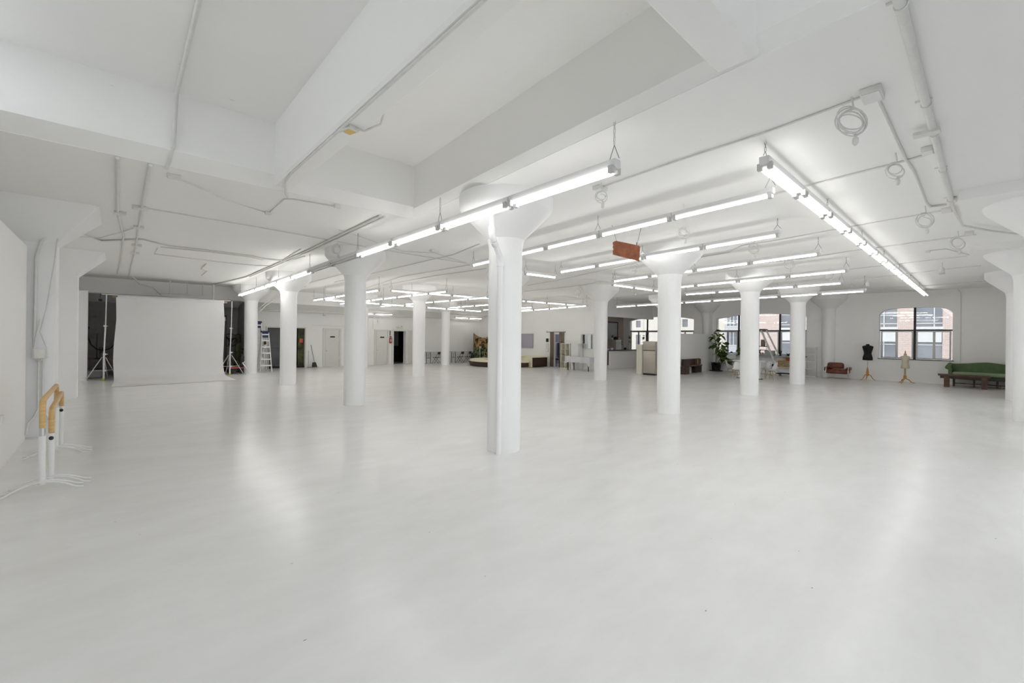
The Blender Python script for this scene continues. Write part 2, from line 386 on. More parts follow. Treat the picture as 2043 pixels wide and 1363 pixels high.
# far wall with the curtained doorway
fh = [(19.52, 20.35, 0, 2.27)]
w = MB(); wall_cells(w, 16.95, YB+.1, 0, ZC+.05, fh, lambda p, q, a, b: w.box(XF, p, a, XF+.15, q, b))
w.box(XF+.0, 16.62, 0, 23.62, 16.95, ZC+.05)
struct(w.build('wall_far', 'wall'))
struct(MB().box(XF+.1, 19.2, 0, XW+.3, 19.35, ZC+.05).build('wall_kitchen', 'pinkwall'))
# window wall with arched openings
def archz(kind, t):
    t = min(1, abs(t))
    return 3.44+.30*max(0, 1-t**4)**.6 if kind == 'r' else 3.40+.26*(1-t*t)
WIN = [(1.08, 3.77, 1.15, 'r', [2.42]), (7.0, 12.08, 1.12, 'p', [8.40, 10.74]), (13.6, 18.7, 1.12, 'p', [15.0, 17.24])]
holes = [(a, b, z, 3.76 if k == 'r' else 3.67) for a, b, z, k, _ in WIN]
w = MB(); wall_cells(w, -1.7, 29.3, 0, ZC+.1, holes, lambda p, q, a, b: w.box(XW, p, a, XW+.40, q, b))
for (a, b, z, k, _), h in zip(WIN, holes):
    N = 16
    for i in range(N):      # spandrel over the arch
        y0 = a+(b-a)*i/N; y1 = a+(b-a)*(i+1)/N
        t0 = 2*(y0-a)/(b-a)-1; t1 = 2*(y1-a)/(b-a)-1
        w.prism([(y0, archz(k, t0)), (y1, archz(k, t1)), (y1, h[3]), (y0, h[3])], XW, XW+.40, 'x')
struct(w.build('wall_window', 'wall'))
for i, (a, b, z, k, mul) in enumerate(WIN):
    wn = bpy.data.objects.new('window_%d' % (i+1), None); COL.objects.link(wn); struct(wn)
    xg = XW+.20; f = MB()
    f.box(xg-.03, a, 2.575, xg+.03, b, 2.635)
    for m_ in mul: f.box(xg-.035, m_-.045, z, xg+.035, m_+.045, archz(k, 2*(m_-a)/(b-a)-1)+.02)
    f.build('mullion', 'mullion', wn)
    MB().box(xg-.006, a, z, xg+.006, b, 3.70 if k == 'r' else 3.64).build('pane', 'glass', wn)
    s = MB(); e = [a]+mul+[b]
    for p, q in zip(e, e[1:]):
        p += .05; q -= .05; mid = p+(q-p)*(.45 if k == 'r' else .5)
        if k == 'r' and i == 0: mid = 3.10 if p > 2.4 else 1.72
        for y in (p, q-.06): s.box(xg-.06, y, z+.02, xg+.02, y+.06, 2.575)
        s.box(xg-.056, mid-.045, z+.08, xg+.016, mid+.045, 2.515)
        for zz in (z+.02, 2.515): s.box(xg-.066, p-.002, zz, xg+.026, q+.002, zz+.06)
    s.build('sash', 'frame', wn)
    MB().box(XW-.03, a-.05, z-.03, XW+.2, b+.05, z).build('sill', 'mullion' if i == 0 else 'counter', wn)
# doors on the back wall
def door(n, x0, x1, top, label_plate):
    d = bpy.data.objects.new('door_%d' % n, None); COL.objects.link(d); struct(d); d.location = (x0, YB, 0)
    W = x1-x0
    f = MB().box(-.14, -.05, 0, -.02, 0, top+.02).box(W+.02, -.05, 0, W+.14, 0, top+.02).box(-.14, -.055, top+.02, W+.14, 0, top+.12)
    f.build('door_frame', 'doorwhite', d)
    MB().rbox(0, -.03, .02, W, 0, top, .008).build('door_leaf', 'doorwhite', d)
    MB().sphere((.08, -.06, 1.02), .035, 8, 6).tube((.08, -.06, 1.02), (.08, 0, 1.02), .012).build('knob', 'chrome', d)
    MB().box(W*.35, -.045, 1.88, W*.35+.30, -.03, 1.97).build('sign_plate', 'black', d)
    MB().box(W-.01, -.045, .45, W+.03, -.03, .65).box(W-.01, -.045, 1.7, W+.03, -.03, 1.9).build('hinge', 'alu', d)
door(1, 9.99, 10.87, 2.36, 1); door(2, 13.45, 14.28, 2.35, 1)
# dark passage (door 3) and its frame
d = bpy.data.objects.new('door_3', None); COL.objects.link(d); struct(d); d.location = (14.78, YB, 0)
MB().box(-.14, -.05, 0, 0, -.001, 2.38).box(.94, -.05, 0, 1.08, -.001, 2.38).box(-.14, -.055, 2.38, 1.08, -.001, 2.5).build('door_frame', 'doorwhite', d)
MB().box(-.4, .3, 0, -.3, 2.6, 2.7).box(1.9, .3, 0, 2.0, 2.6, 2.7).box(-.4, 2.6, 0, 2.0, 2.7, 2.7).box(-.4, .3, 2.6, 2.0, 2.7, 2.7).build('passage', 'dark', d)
MB().box(.75, 2.5, 1.25, 1.7, 2.58, 2.55).build('pale_panel', 'greypanel', d)
# goods lift opening
d = bpy.data.objects.new('door_4', None); COL.objects.link(d); struct(d); d.location = (6.65, YB, 0)
MB().box(-.07, -.06, 0, 0, -.001, 2.45).box(2.1, -.06, 0, 2.17, -.001, 2.45).box(-.07, -.065, 2.45, 2.17, -.001, 2.52).build('door_frame', 'doorwhite', d)
MB().box(-.1, .3, 0, 0, 2.2, 2.6).box(2.1, .3, 0, 2.2, 2.2, 2.6).box(-.1, 2.2, 0, 2.2, 2.3, 2.6).box(-.1, .3, 2.5, 2.2, 2.3, 2.6).build('shaft_lining', 'dark', d)
MB().box(.02, .12, .12, 1.30, .17, 1.22).box(.02, .12, 1.235, 1.30, .17, 2.44).build('lift_door', 'elevdoor', d)
MB().box(1.72, .10, .1, 2.08, .14, 1.2).box(1.72, .10, 1.21, 2.08, .14, 2.44).build('green_panel', 'elevgreen', d)
MB().box(1.82, .085, 1.55, 2.02, .10, 1.80).build('notice', 'coral', d)
MB().box(0, .05, 0, 2.1, .28, .10).build('threshold', 'black', d)
# folding shutter beside the dark doorway
t = thing('folding_door', 'white pleated folding door panel right of the dark doorway', 'folding door', (15.92, YB-.02, 0))
f = MB(); 
for k in range(5): f.prism([(k*.10, 0), (k*.10+.05, -.05), (k*.10+.10, 0)], .02, 2.42)
f.build('pleated_panel', 'doorwhite', t); MB().box(-.03, -.05, 2.42, .55, 0, 2.48).build('track', 'alu', t)
# baseboards
struct(MB().box(8.9, YB-.03, 0, 9.8, YB, .10).box(11.05, YB-.03, 0, 13.3, YB, .10).box(16.5, YB-.03, 0, XF, YB, .10).build('baseboard_back', 'wall'))
struct(MB().box(XW-.03, -1.3, 0, XW, 29, .09).build('baseboard_window', 'wall'))
struct(MB().box(XF-.03, 20.4, 0, XF, YB, .09).box(XF-.03, 16.9, 0, XF, 19.5, .09).build('baseboard_far', 'wall'))

# ------------------------------------------------------------------ columns
SX, SY, OX, OY = 6.077, 6.711, 5.246, 5.935
def column_meshes(panel=True, beam=False):
    s = MB().lathe([(.3045, -.002), (.3045, 3.55), (.31, 3.68), (.335, 3.80)], n=36)
    k = MB().lathe([(.335, 3.80), (.37, 3.85), (.80, 4.28), (.845, 4.35), (.85, ZC+.01)], n=40)
    return s, k
protoS, protoK = column_meshes()
def column(x, y, label, group=None, panel=0, clip=None, drop=.075):
    t = thing('column', label, 'column', (x, y, 0), 0, group)
    s = MB(); s.v, s.f, s.sm = list(protoS.v), list(protoS.f), list(protoS.sm); s.build('shaft', 'col', t)
    k = MB(); k.v, k.f, k.sm = list(protoK.v), list(protoK.f), list(protoK.sm); k.build('capital', 'col', t)
    if panel:
        x0 = -panel if clip is None else clip
        MB().box(x0, -panel, ZC-drop, panel, panel, ZC+.01).build('drop_panel', 'ceil', t)
    return t
G = 'round flared concrete columns'
def cxy(ia, ib): return OX+SX*ib, OY+SY*ia
C1 = column(*cxy(0, 0), 'large white round column in the centre foreground with a drainpipe on its left side', G)
column(*cxy(1, 0), 'white round column under the long left light row, second back from the drainpipe column', G)
column(*cxy(2, 0), 'white round column in front of the grey goods lift opening', G)
column(*cxy(3, 0), 'white round column at the right end of the paper backdrop, beside the stepladder', G, 0)
column(*cxy(0, 1), 'white round column just right of the hanging rusty plate, beside the refrigerator', G)
column(*cxy(0, 2), 'white round column standing in front of the white dining table', G)
column(*cxy(0, 3), 'white round column left of the low open shelf, in front of the radio cabinet', G)
column(*cxy(1, 2), 'white round column in front of the tablecloth-covered table and kitchen counter', G)
column(*cxy(2, 1), 'white round column left of the first black folding table, right of the dark doorway', G)
column(*cxy(3, 2), 'slim distant white round column between the two black folding tables', G, 0)
column(*cxy(3, 1), 'white round column half hidden behind the second column of the left light row', G, 0)
column(*cxy(1, 3), 'white round column half hidden behind the refrigerator', G)
column(*cxy(-1, 2), 'white round column cut by the right edge of the picture', G, 1.1, drop=.16)
column(*cxy(-1, 3), 'white round column hiding the right end of the green sofa', G)
column(*cxy(-1, 1), 'white flared column top just outside the upper right picture edge', G, 1.1, drop=.17)
column(*cxy(1, 1), 'white round column hidden behind the central drainpipe column, flare showing at its right', G)
column(*cxy(2, 2), 'white round column far behind the central drainpipe column', G)
for y, lb in ((OY, 'white half column on the window wall right of the low open shelf'), (OY+SY, 'white half column on the window wall behind the partition and fig tree')):
    column(XW-.05, y, lb, 'half columns on the window wall', panel=0)
# pilasters on the left wall
for y, lb in ((12.8, 'white pilaster on the left wall beside the ballet barres with cables on it'),
              (19.4, 'white pilaster on the left wall, middle one of three'),
              (26.1, 'white pilaster at the left side of the backdrop alcove')):
    t = thing('pilaster', lb, 'pilaster', (-1.58, y, 0), 0, 'flared pilasters on the left wall')
    MB().box(0, -.3, 0, .70, .3, 3.82).build('shaft', 'col', t)
    A = [(0, -.3, 3.8), (.70, -.3, 3.8), (.70, .3, 3.8), (0, .3, 3.8)]
    if y < 26: B = [(0, -.98, ZC-.002), (1.33, -.98, ZC-.002), (1.33, .98, ZC-.002), (0, .98, ZC-.002)]; MB().rings([A, B], True, False).build('capital', 'col', t)
# drainpipe on the central column
t = thing('drainpipe', 'white painted drainpipe with an offset elbow down the central column', 'pipe', (0, 0, 0))
cx_, cy_ = C1.location.x, C1.location.y
px, py = cx_-.295, cy_-.20           # lower run hugs the shaft
qx, qy = cx_-.64, cy_-.38            # upper run clears the flare
MB().path([(px, py, 0), (px, py, 3.38), (px-.02, py-.01, 3.45), (qx+.02, qy+.01, 3.70), (qx, qy, 3.77), (qx, qy, ZC)], .050, 14).build('pipe', 'col', t)
MB().path([(px, py, 3.28), (px, py, 3.39), (px-.05, py-.026, 3.48)], .060, 14).build('coupling', 'col', t)
MB().path([(qx+.06, qy+.03, 3.66), (qx, qy, 3.77), (qx, qy, 3.88)], .060, 14).build('coupling', 'col', t)
k_ = .62; ux, uy, uz = px+(qx-px)*k_, py+(qy-py)*k_, 3.45+(3.70-3.45)*k_
MB().path([(ux, uy, uz), (ux-.07, uy-.037, uz+.05)], .060, 14).build('coupling', 'col', t)

# ------------------------------------------------------------------ fluorescent lights
GL = 'strip lights hung in rows from the ceiling'
def light_proto(L, lit='tube', twin=True):
    t = thing('strip_light', 'x', 'light fixture', (0, 0, 0), 0, GL)
    w, hh = (.056, .105) if twin else (.036, .085)
    h = MB(); h.prism([(-w+.006, .012), (-w, .02), (-w, hh), (w, hh), (w, .02), (w-.006, .012), (.02, .0), (-.02, .0)], -L/2+.004, L/2-.004, 'x')
    h.build('housing', 'housing', t)
    for s in ((-.060, .060) if twin else (0,)):
        MB().tube((-L/2+.075, s, -.016 if twin else -.026), (L/2-.075, s, -.016 if twin else -.026), .021, 8).build('lamp_tube', lit or 'tube_off', t)
    for s in (-1, 1):
        m = MB()
        if twin: m.prism([(-.086, .03), (-.086, -.052), (-.030, -.052), (-.030, -.006), (.030, -.006), (.030, -.052), (.086, -.052), (.086, .03)], s*(L/2-.05)-.03, s*(L/2-.05)+.03, 'x')
        else: m.prism([(-.042, .03), (-.030, -.058), (.030, -.058), (.042, .03)], s*(L/2-.05)-.028, s*(L/2-.05)+.028, 'x')
        m.build('socket', 'socket', t)
    return t
def chain_mesh(z):
    """V bridle and chain from the housing to the ceiling (local z up to h)"""
    h = (ZC if z > 3.6 else 3.62)-z; m = MB(); k = min(.28, h*.6)
    m.tube((-.07, 0, .11), (0, 0, k), .0045, 5); m.tube((.07, 0, .11), (0, 0, k), .0045, 5)
    zz = k; i = 0
    while zz < h-.002:
        e = min(zz+.05, h); r = .009
        m.path([(r*(i % 2), r*((i+1) % 2), zz), (r*(i % 2), r*((i+1) % 2), e)], .003, 4)
        m.path([(-r*(i % 2), -r*((i+1) % 2), zz), (-r*(i % 2), -r*((i+1) % 2), e)], .003, 4)
        zz = e-.004 if e < h else h; i += 1
    return m
_cache = {}
ORD = ['first', 'second', 'third', 'fourth', 'fifth', 'sixth', 'seventh', 'eighth', 'ninth', 'tenth', 'eleventh', 'twelfth', 'thirteenth', 'fourteenth']
def row(x0, y0, x1, y1, z, n, desc, unlit=(), m='tube', twin=False):
    L = math.hypot(x1-x0, y1-y0)/n; ang = math.atan2(y1-y0, x1-x0)
    Lk = round(L, 3)
    for i in range(n):
        lit = ('' if i in unlit else 'tube_near' if (m == 'tube_hot' and twin and i < 4) else m); key = (Lk, lit, twin)
        cx, cy = x0+(x1-x0)*(i+.5)/n, y0+(y1-y0)*(i+.5)/n
        if key in _cache: t = dup(_cache[key], (cx, cy, z), ang)
        else: t = light_proto(L-.014, lit, twin); t.location = (cx, cy, z); t.rotation_euler.z = ang; _cache[key] = dup_src = t
        lab = (ORD[i]+' ' if n > 1 else '')+('unlit' if not lit else 'lit')+' strip light'+(' from ' if n > 1 else ' ')+desc
        t['label'] = lab; t['group'] = GL
        pend.append((t, z, L, i, n))
pend = []
row(4.24, 2.86, 4.60, 25.3, 4.00, 12, 'the near end of the long left row', unlit=(4, 5), m='tube_hot', twin=True)
row(6.95, 2.06, 7.72, 10.2, 4.15, 5, 'the near end of the row behind the rusty plate')
row(10.04, 2.86, 10.81, 9.52, 4.22, 4, 'the near end of the row the rusty plate overlaps')
row(12.57, 2.71, 13.56, 9.33, 4.16, 4, 'the right end of the fourth parallel row')
row(16.1, 2.78, 16.9, 9.28, 4.15, 4, 'the right end of the fifth parallel row')
row(19.0, 3.42, 19.3, 9.37, 4.10, 4, 'the right end of the sixth parallel row', m='tube_dim')
row(21.2, 3.11, 22.6, 15.3, 3.97, 8, 'the right end of the row before the windows', m='tube_dim')
row(5.98, 1.90, 28.4, 1.95, 4.25, 14, 'the near end of the long right-hand row', m='tube_right', twin=True)
row(9.74, 10.10, 11.15, 9.96, 4.12, 1, 'alone on the thin rail behind the central column')
row(14.1, 9.75, 18.35, 9.57, 4.12, 3, 'the left end of the short row left of the refrigerator', m='tube_dim')
row(8.22, 17.31, 8.10, 25.2, 3.98, 5, 'the near end of the row right of the goods lift', m='tube_hot')
row(10.45, 15.56, 10.15, 26.8, 3.98, 8, 'the near end of the row over the white doors', m='tube_dim')
row(9.13, 18.2, 21.96, 17.31, 4.10, 8, 'the left end of the upper cross row', m='tube_dim')
row(13.39, 16.4, 12.85, 26.9, 3.98, 7, 'the near end of the row crossing by the dark doorway', m='tube_dim')
row(16.86, 17.6, 16.86, 24.9, 4.02, 5, 'the near end of the row over the folding table', m='tube_dim')
row(7.79, 22.71, 19.15, 24.2, 3.85, 7, 'the left end of the lower cross row', m='tube_dim')
row(20.4, 20.3, 20.1, 25.2, 4.05, 3, 'the near end of the row above the round bench', m='tube_dim')
row(19.5, 15.1, 21.0, 23.6, 3.86, 5, 'the near end of the row above the covered table', m='tube_dim')
row(11.52, 27.95, 14.29, 27.95, 3.53, 2, 'the left end of the row above the second white door', m='tube_dim')
row(19.49, 27.95, 22.2, 27.95, 3.53, 2, 'the left end of the row above the folding tables', m='tube_dim')
_chains = {}
for t, z, L, i, n in pend:
    spots = ([-L/2+.06] if i % 2 == 0 else [])+([L/2-.06] if i == n-1 else [])
    for s in spots:
        k = round(z, 2)
        if k in _chains: o = _chains[k].copy(); COL.objects.link(o); o.parent = t
        else: o = _chains[k] = chain_mesh(z).build('hanging_chain', 'chain', t)
        o.location = (s, 0, 0)
# ------------------------------------------------------------------ outside
gp = MB().box(29.9, -80, -8.2, 120, 110, -8).box(-60, -90, -8.2, 29.9, -2, -8.0).build('street', 'asphalt'); struct(gp)  # unseen ground, added to keep light from below off the ceiling
XO = 44.0
def facade(name, label, y0, y1, z0, z1, m, rects, depth=6):
    """wall with openings (y0,y1,z0,z1); each opening gets glass set back"""
    t = thing(name, label, 'building', (XO, 0, 0))
    w = MB(); wall_cells(w, y0, y1, z0, z1, rects, lambda p, q, a, b: w.box(0, p, a, .35, q, b))
    w.box(.35, y0, z0, depth, y0+.3, z1).box(.35, y1-.3, z0, depth, y1, z1)
    w.build('wall', m, t)
    return t
br = []
for (a, b) in ((-9, -6.6), (-5.6, -3.2), (-2.2, .7), (2.13, 3.6), (4.6, 7.2), (8.2, 10.4), (11.3, 12.5)):
    for z in (-7.2, -3.5, .2, 3.14, 6.9, 10.4): br.append((a, b, z, z+(2.75 if z != 3.14 else 3.0)))
t = facade('brick_building', 'pink brick office building across the street with blinds in its windows', -12, 14.38, -8, 15, 'brick', br)
for a, b, z0, z1 in br:
    if not (1 < b and z0 > -1 and z1 < 7): 
        MB().box(.28, a, z0, .34, b, z1).build('window', 'extglass', t); continue
    f = MB().box(.20, a, z0, .26, b, z1).build('window', 'extglass', t)
    m = MB(); wd = b-a
    for y in ([a+wd*.30] if wd < 1.6 else [a+wd*.3, a+wd*.72]): m.box(.14, y-.03, z0, .2, y+.03, z1)
    for z in (z0+.25, z0+(1.6 if z0 < 2 else 1.9)): m.box(.14, a, z-.03, .2, b, z+.03)
    m.build('glazing_bar', 'extwhite', f)
    if z0 < 2:
        MB().box(.05, a+.04, z1-.95, .12, b-.04, z1-.02).build('blind', 'extwhite', t)
    MB().box(-.05, a-.05, z1+.0, .2, b+.05, z1+.18).build('ledge', 'extwhite', t)
cr = [(18.2, 19.2, -3.5, -1.5), (26.5, 27.1, 3.3, 4.05), (26.5, 27.1, .6, 2.46), (21.0, 21.6, 3.3, 4.1), (21.0, 21.6, .6, 2.5), (30.5, 31.1, 3.3, 4.05), (30.5, 31.1, .6, 2.46), (23.5, 24.1, -3, -1)]
t = facade('cream_building', 'pale cream stucco building seen through the kitchen window', 17.26, 40, -8, 14, 'stucco', cr)
for a, b, z0, z1 in cr: MB().box(.15, a, z0, .2, b, z1).build('window', 'extglass', t)
lr = []
for yy in (16.95, 16.62, 16.29, 14.95, 14.62):
    for z in (-2.5, 1.52, 3.35, 6.5): lr.append((yy-.13, yy+.13, z, z+(1.22 if z != 3.35 else 1.4)))
t = facade('lilac_building', 'pale lilac building with narrow triple windows between cream and brick ones', 14.4, 17.24, -8, 14.5, 'stucco2', lr)
for a, b, z0, z1 in lr:
    MB().box(.12, a, z0, .17, b, z1).build('window', 'extglass', t)
for z in (1.52, 3.35):
    MB().box(-.05, 16.1, z-.06, .02, 17.12, z).box(-.05, 16.1, z+1.25, .02, 17.12, z+1.33).build('window_trim', 'extwhite', t)

# ------------------------------------------------------------------ ceiling runs
GC = 'conduits and cables fixed to the ceiling'
def run(name, label, pts, r=.014, z=None, cat='conduit', m='conduit', n=8):
    z = ZC-r-.002 if z is None else z
    P = [(p[0], p[1], p[2] if len(p) > 2 else z) for p in pts]
    o = MB().path(P, r, n).build(name, m)
    return tag(o, label, cat, GC)
t = thing('ceiling_pipe', 'thick white pipe with strap clamps along the right side of the ceiling', 'pipe', (0, 0, 0), 0, GC)
MB().path([(3.2, .44, ZC-.05), (10.87, .43, ZC-.05)], .036, 14).build('pipe', 'conduit', t)
for x in (4.2, 6.15, 7.1, 8.7, 10.6):
    MB().torus((x, .435, ZC-.05), .040, .007, 'x', 16, 5).box(x-.012, .39, ZC-.012, x+.012, .52, ZC).build('strap', 'conduit', t)
MB().box(6.87, .37, ZC-.10, 6.99, .60, ZC-.06).build('pull_box', 'conduit', t)
C_ = 'electrical_conduit'
run('cable_bundle', 'grey cable bundle sagging right from the end of the thick ceiling pipe', [(10.87, .43, 4.50), (11.14, .44), (11.6, .42, 4.50), (12.95, .34, 4.46), (14.06, -.07, 4.47), (15.19, -.56, 4.50)], .022, cat='cable')
run(C_, 'thin conduit crossing the ceiling above the first double row of lights', [(5.58, .79), (5.62, 1.0), (5.73, 1.76), (5.77, 2.86), (5.90, 4.25)], .012)
run(C_, 'conduit running from the big cable coil toward the smaller coil at right', [(5.70, .77), (7.95, .76), (8.54, .73), (10.67, .74), (11.04, .71), (11.1, .5)], .018)
run(C_, 'conduit leaving the pull box toward the second parallel light row', [(7.91, .46), (8.01, .75), (8.1, 1.37), (8.3, 2.6), (8.5, 5.2)], .014)
run(C_, 'conduit starting under the pipe end, bending above the third light row', [(11.55, .48), (11.83, 2.03), (12.19, 3.63), (12.21, 4.38), (12.95, 5.0), (13.1, 5.87)], .012)
run(C_, 'conduit ending in a small box with a cable coil near the right edge', [(14.67, .17), (15.05, 2.53), (15.47, 3.87), (15.41, 5.11), (15.94, 6.39), (16.5, 7.9)], .014)
run(C_, 'short conduit right of the long light row, before the window wall', [(18.18, .39), (18.88, 3.14), (20.4, 5.6)], .012)
run(C_, 'conduit nearest the window wall on the right ceiling', [(20.73, .13), (20.83, .47), (21.46, 1.95), (22.29, 3.73)], .012)
run(C_, 'long conduit just in front of the right window wall', [(26.3, -.07), (26.52, .92), (26.76, 3.88)], .016)
run('ceiling_cable', 'thin cable running from a small junction to the right column top', [(16.47, 1.08), (16.42, .75), (17.86, .38), (20.56, -.38), (22.21, -.83)], .012, cat='cable')
run(C_, 'white pipe nearest the left pilasters on the left ceiling', [(0, 8.32), (.01, 12.18), (.13, 14.9), (.11, 20.14), (.04, 25.5)], .024)
run(C_, 'conduit with several boxes beside the leftmost ceiling pipe', [(.36, 8.33), (.36, 10.69), (.38, 13.57), (.42, 17.36), (.41, 21.35), (.43, 25.83)], .024)
run(C_, 'thin conduit crossing the left ceiling toward the double pipes', [(.34, 11.32), (2.27, 11.43), (4.16, 11.65), (5.34, 11.83), (8.8, 11.95)], .012)
run('ceiling_cable', 'sagging cable between two small boxes below the coffered bay', [(.66, 8.8), (.79, 8.85), (1.46, 9.4, 4.50), (2.30, 9.98), (2.27, 8.74), (2.38, 8.62), (3.12, 8.52)], .011, cat='cable')
run(C_, 'left pipe of the pair running under the long left light row', [(4.02, 8.48), (4.13, 13.17), (4.15, 21.7), (3.66, 26.22)], .026)
run(C_, 'right pipe of the pair running under the long left light row', [(4.13, 8.49), (4.24, 13.74), (4.26, 21.5)], .020)
run('ceiling_cable', 'thick white cable from the left pilaster across the ceiling to the pipe pair', [(-.98, 12.62, 4.02), (-.9, 13.2, 4.3), (-.32, 16.09), (.51, 15.08), (1.08, 15.67), (2.08, 15.67), (3.13, 15.72), (3.5, 15.97), (4.29, 15.96), (4.39, 14.55)], .022, cat='cable')
run('ceiling_cable', 'second cable below the thick one crossing the left ceiling', [(.94, 16.11), (2.11, 15.96), (3.2, 16.03), (3.63, 16.37)], .014, cat='cable')
run('ceiling_cable', 'thin cable sagging from the left pilaster to the boxed conduit', [(-.95, 12.62, 4.0), (-.72, 14.3, 4.28), (-.31, 15.0, 4.42), (.07, 14.3, 4.5), (.36, 13.46)], .012, cat='cable')
run(C_, 'zigzag conduit right of the boxed conduit on the left ceiling', [(.89, 16.35), (.88, 17.68), (2.55, 17.91), (3.57, 17.89), (4.21, 17.53), (3.95, 13.45)], .014)
run(C_, 'short zigzag conduit above the right half of the backdrop', [(2.36, 18.69), (2.42, 20.43), (2.66, 20.73), (2.7, 22.72)], .016)
run('ceiling_cable', 'curling cable dropping from the ceiling toward the top of the backdrop', [(.54, 25.48), (.8, 26.2, 4.3), (1.3, 26.6, 4.2), (1.6, 26.8, 3.9)], .030, cat='cable')
run(C_, 'conduit from the central cable drop to the right behind the light row', [(3.88, 10.35), (6.23, 11.64), (7.01, 11.17), (9.05, 12.03)], .010)
run(C_, 'long thin conduit left of the drainpipe column running to the back', [(7.59, 20.7), (7.59, 15.71), (7.56, 12.04), (7.59, 11.03), (7.19, 9.19)], .014)
run(C_, 'conduit running to the back above the row over the white doors', [(9.77, 22.32), (8.83, 16.61), (9.07, 12.15)], .016)
run(C_, 'conduit running to the back above the dark doorway', [(9.71, 20.08), (9.69, 15.26), (9.96, 12.33)], .018)
run(C_, 'thin conduit crossing behind the central column toward the kitchen', [(14.6, 14.9), (14.21, 12.7), (13.22, 9.6), (12.49, 7.33)], .012)
run(C_, 'conduit above the covered table near the far wall', [(16.46, 17.09), (16.38, 13.67), (15.95, 11.58)], .014)
run(C_, 'conduit above the second column of the left row', [(6.81, 22.36), (6.81, 17.91), (6.83, 15.12)], .016)
run(C_, 'thin rail between the single tube light and the kitchen row', [(9.2, 10.14, 4.20), (14.2, 9.74, 4.20)], .012)
run(C_, 'long horizontal pipe below the low ceiling at the back wall', [(5.4, 28.3, 3.42), (22.3, 28.3, 3.42)], .035)
run(C_, 'thinner horizontal pipe in front of the back wall pipe', [(5.4, 27.85, 3.52), (14.0, 27.85, 3.52)], .022)
run(C_, 'conduit draped along the header above the paper backdrop', [(-.9, 27.15, 3.86), (0, 27.12, 3.84), (1.5, 27.15, 3.86), (2.6, 27.12, 3.80), (3.6, 27.12, 3.84), (5.0, 27.15, 3.86)], .018)
for k, (x, y0, y1) in enumerate(((1.9, 26.2, 3.9), (2.6, 26.6, 4.0), (3.2, 26.4, 3.95), (3.62, 26.3, 3.75))):
    run('pipe_drop', ['first', 'second', 'third', 'thick fourth'][k]+' vertical pipe stub hanging above the backdrop, counted from the left', [(x, y0, ZC), (x, y0, y1)], .022 if k < 3 else .05)
run(C_, 'horizontal pipe linking the stubs above the backdrop', [(1.4, 26.3, 3.94), (3.5, 26.3, 3.94)], .016, 3.94)
run(C_, 'slanting conduit joining the stepladder column to the ceiling', [(5.65, 26.2, 3.2), (5.95, 26.1, 3.6), (6.6, 24.6, 4.3), (7.2, 23.4)], .022)
run(C_, 'second slanting conduit beside the stepladder column', [(5.62, 26.3, 3.0), (5.75, 26.2, 3.55), (6.3, 25.2, 4.2), (6.9, 24.6)], .018)
# pipe climbing the coffer, conduit along the rib
t = run(C_, 'white pipe climbing the coffer face at upper left and crossing its top', [(.55, 8.36, ZC-.012), (.56, 8.20, ZC+.02), (.60, 7.95, ZC+.22), (.62, 7.90, ZT-.1), (.62, 7.80, ZT-.04), (.60, 2.0, ZT-.04)], .026)
t = run(C_, 'conduit along the left edge of the concrete rib overhead', [(2.28, 8.55), (2.18, 8.30), (2.03, 7.75), (1.98, 7.3), (1.99, 1.6)], .016)
t = run('ceiling_cable', 'grey cable looping from the tan plate over the rib edge', [(2.0, 5.35), (2.04, 5.2), (2.14, 5.05, ZC-.05), (2.2, 5.1, ZC-.03), (2.34, 4.95, ZC+.05), (2.36, 4.8, ZC+.3)], .014, cat='cable')
o = thing('junction_box', 'white junction box with a tan cover plate on the overhead rib', 'electrical box', (2.06, 5.19, ZC), .3)
MB().rbox(-.07, -.09, -.05, .07, .09, 0, .01).build('box', 'conduit', o); MB().rbox(-.05, -.055, -.058, .05, .055, -.048, .004).build('cover_plate', 'tan', o)
GB = 'small boxes on the ceiling'
def jbox(x, y, lb, s=.10, z=None, rz=0):
    o = thing('junction_box', lb, 'electrical box', (x, y, ZC if z is None else z), rz, GB)
    MB().rbox(-s, -s*.6, -.06, s, s*.6, 0, .012).build('box', 'conduit', o)
    MB().rbox(-s*.85, -s*.5, -.066, s*.85, s*.5, -.058, .004).build('cover_plate', 'white', o)
for x, y, lb, s in ((5.58, .79, 'white junction box above the largest cable coil', .14), (5.90, 4.33, 'white box at the left end of the conduit above the first double row', .12),
    (7.73, .53, 'white box beside the pull box on the right ceiling', .10), (10.73, .42, 'white box at the far end of the thick right ceiling pipe', .10), (11.51, .52, 'white box between thick pipe end and cable coil', .12),
    (14.29, .28, 'white box holding the coil near the right column top', .12), (.66, 8.66, 'round-cornered box at the upper end of the sagging cable', .09), (2.28, 9.9, 'small box at the low bend of the sagging cable', .06),
    (3.12, 8.42, 'small box at the right end of the sagging cable', .06), (.05, 12.1, 'small box on the leftmost ceiling pipe', .10), (.34, 11.3, 'box where the thin conduit leaves the boxed conduit', .12),
    (.38, 13.4, 'second box along the boxed conduit on the left ceiling', .10), (.42, 16.2, 'third box along the boxed conduit on the left ceiling', .11), (.42, 17.8, 'fourth box along the boxed conduit on the left ceiling', .11),
    (6.8, 10.83, 'box with hanging cables left of the drainpipe column', .12), (16.46, 1.1, 'small box at the start of the thin right cable', .08), (24.6, 4.1, 'small box far right, just before the window wall', .10)):
    jbox(x, y, lb, s)
GK = 'coiled cables hanging from the ceiling'
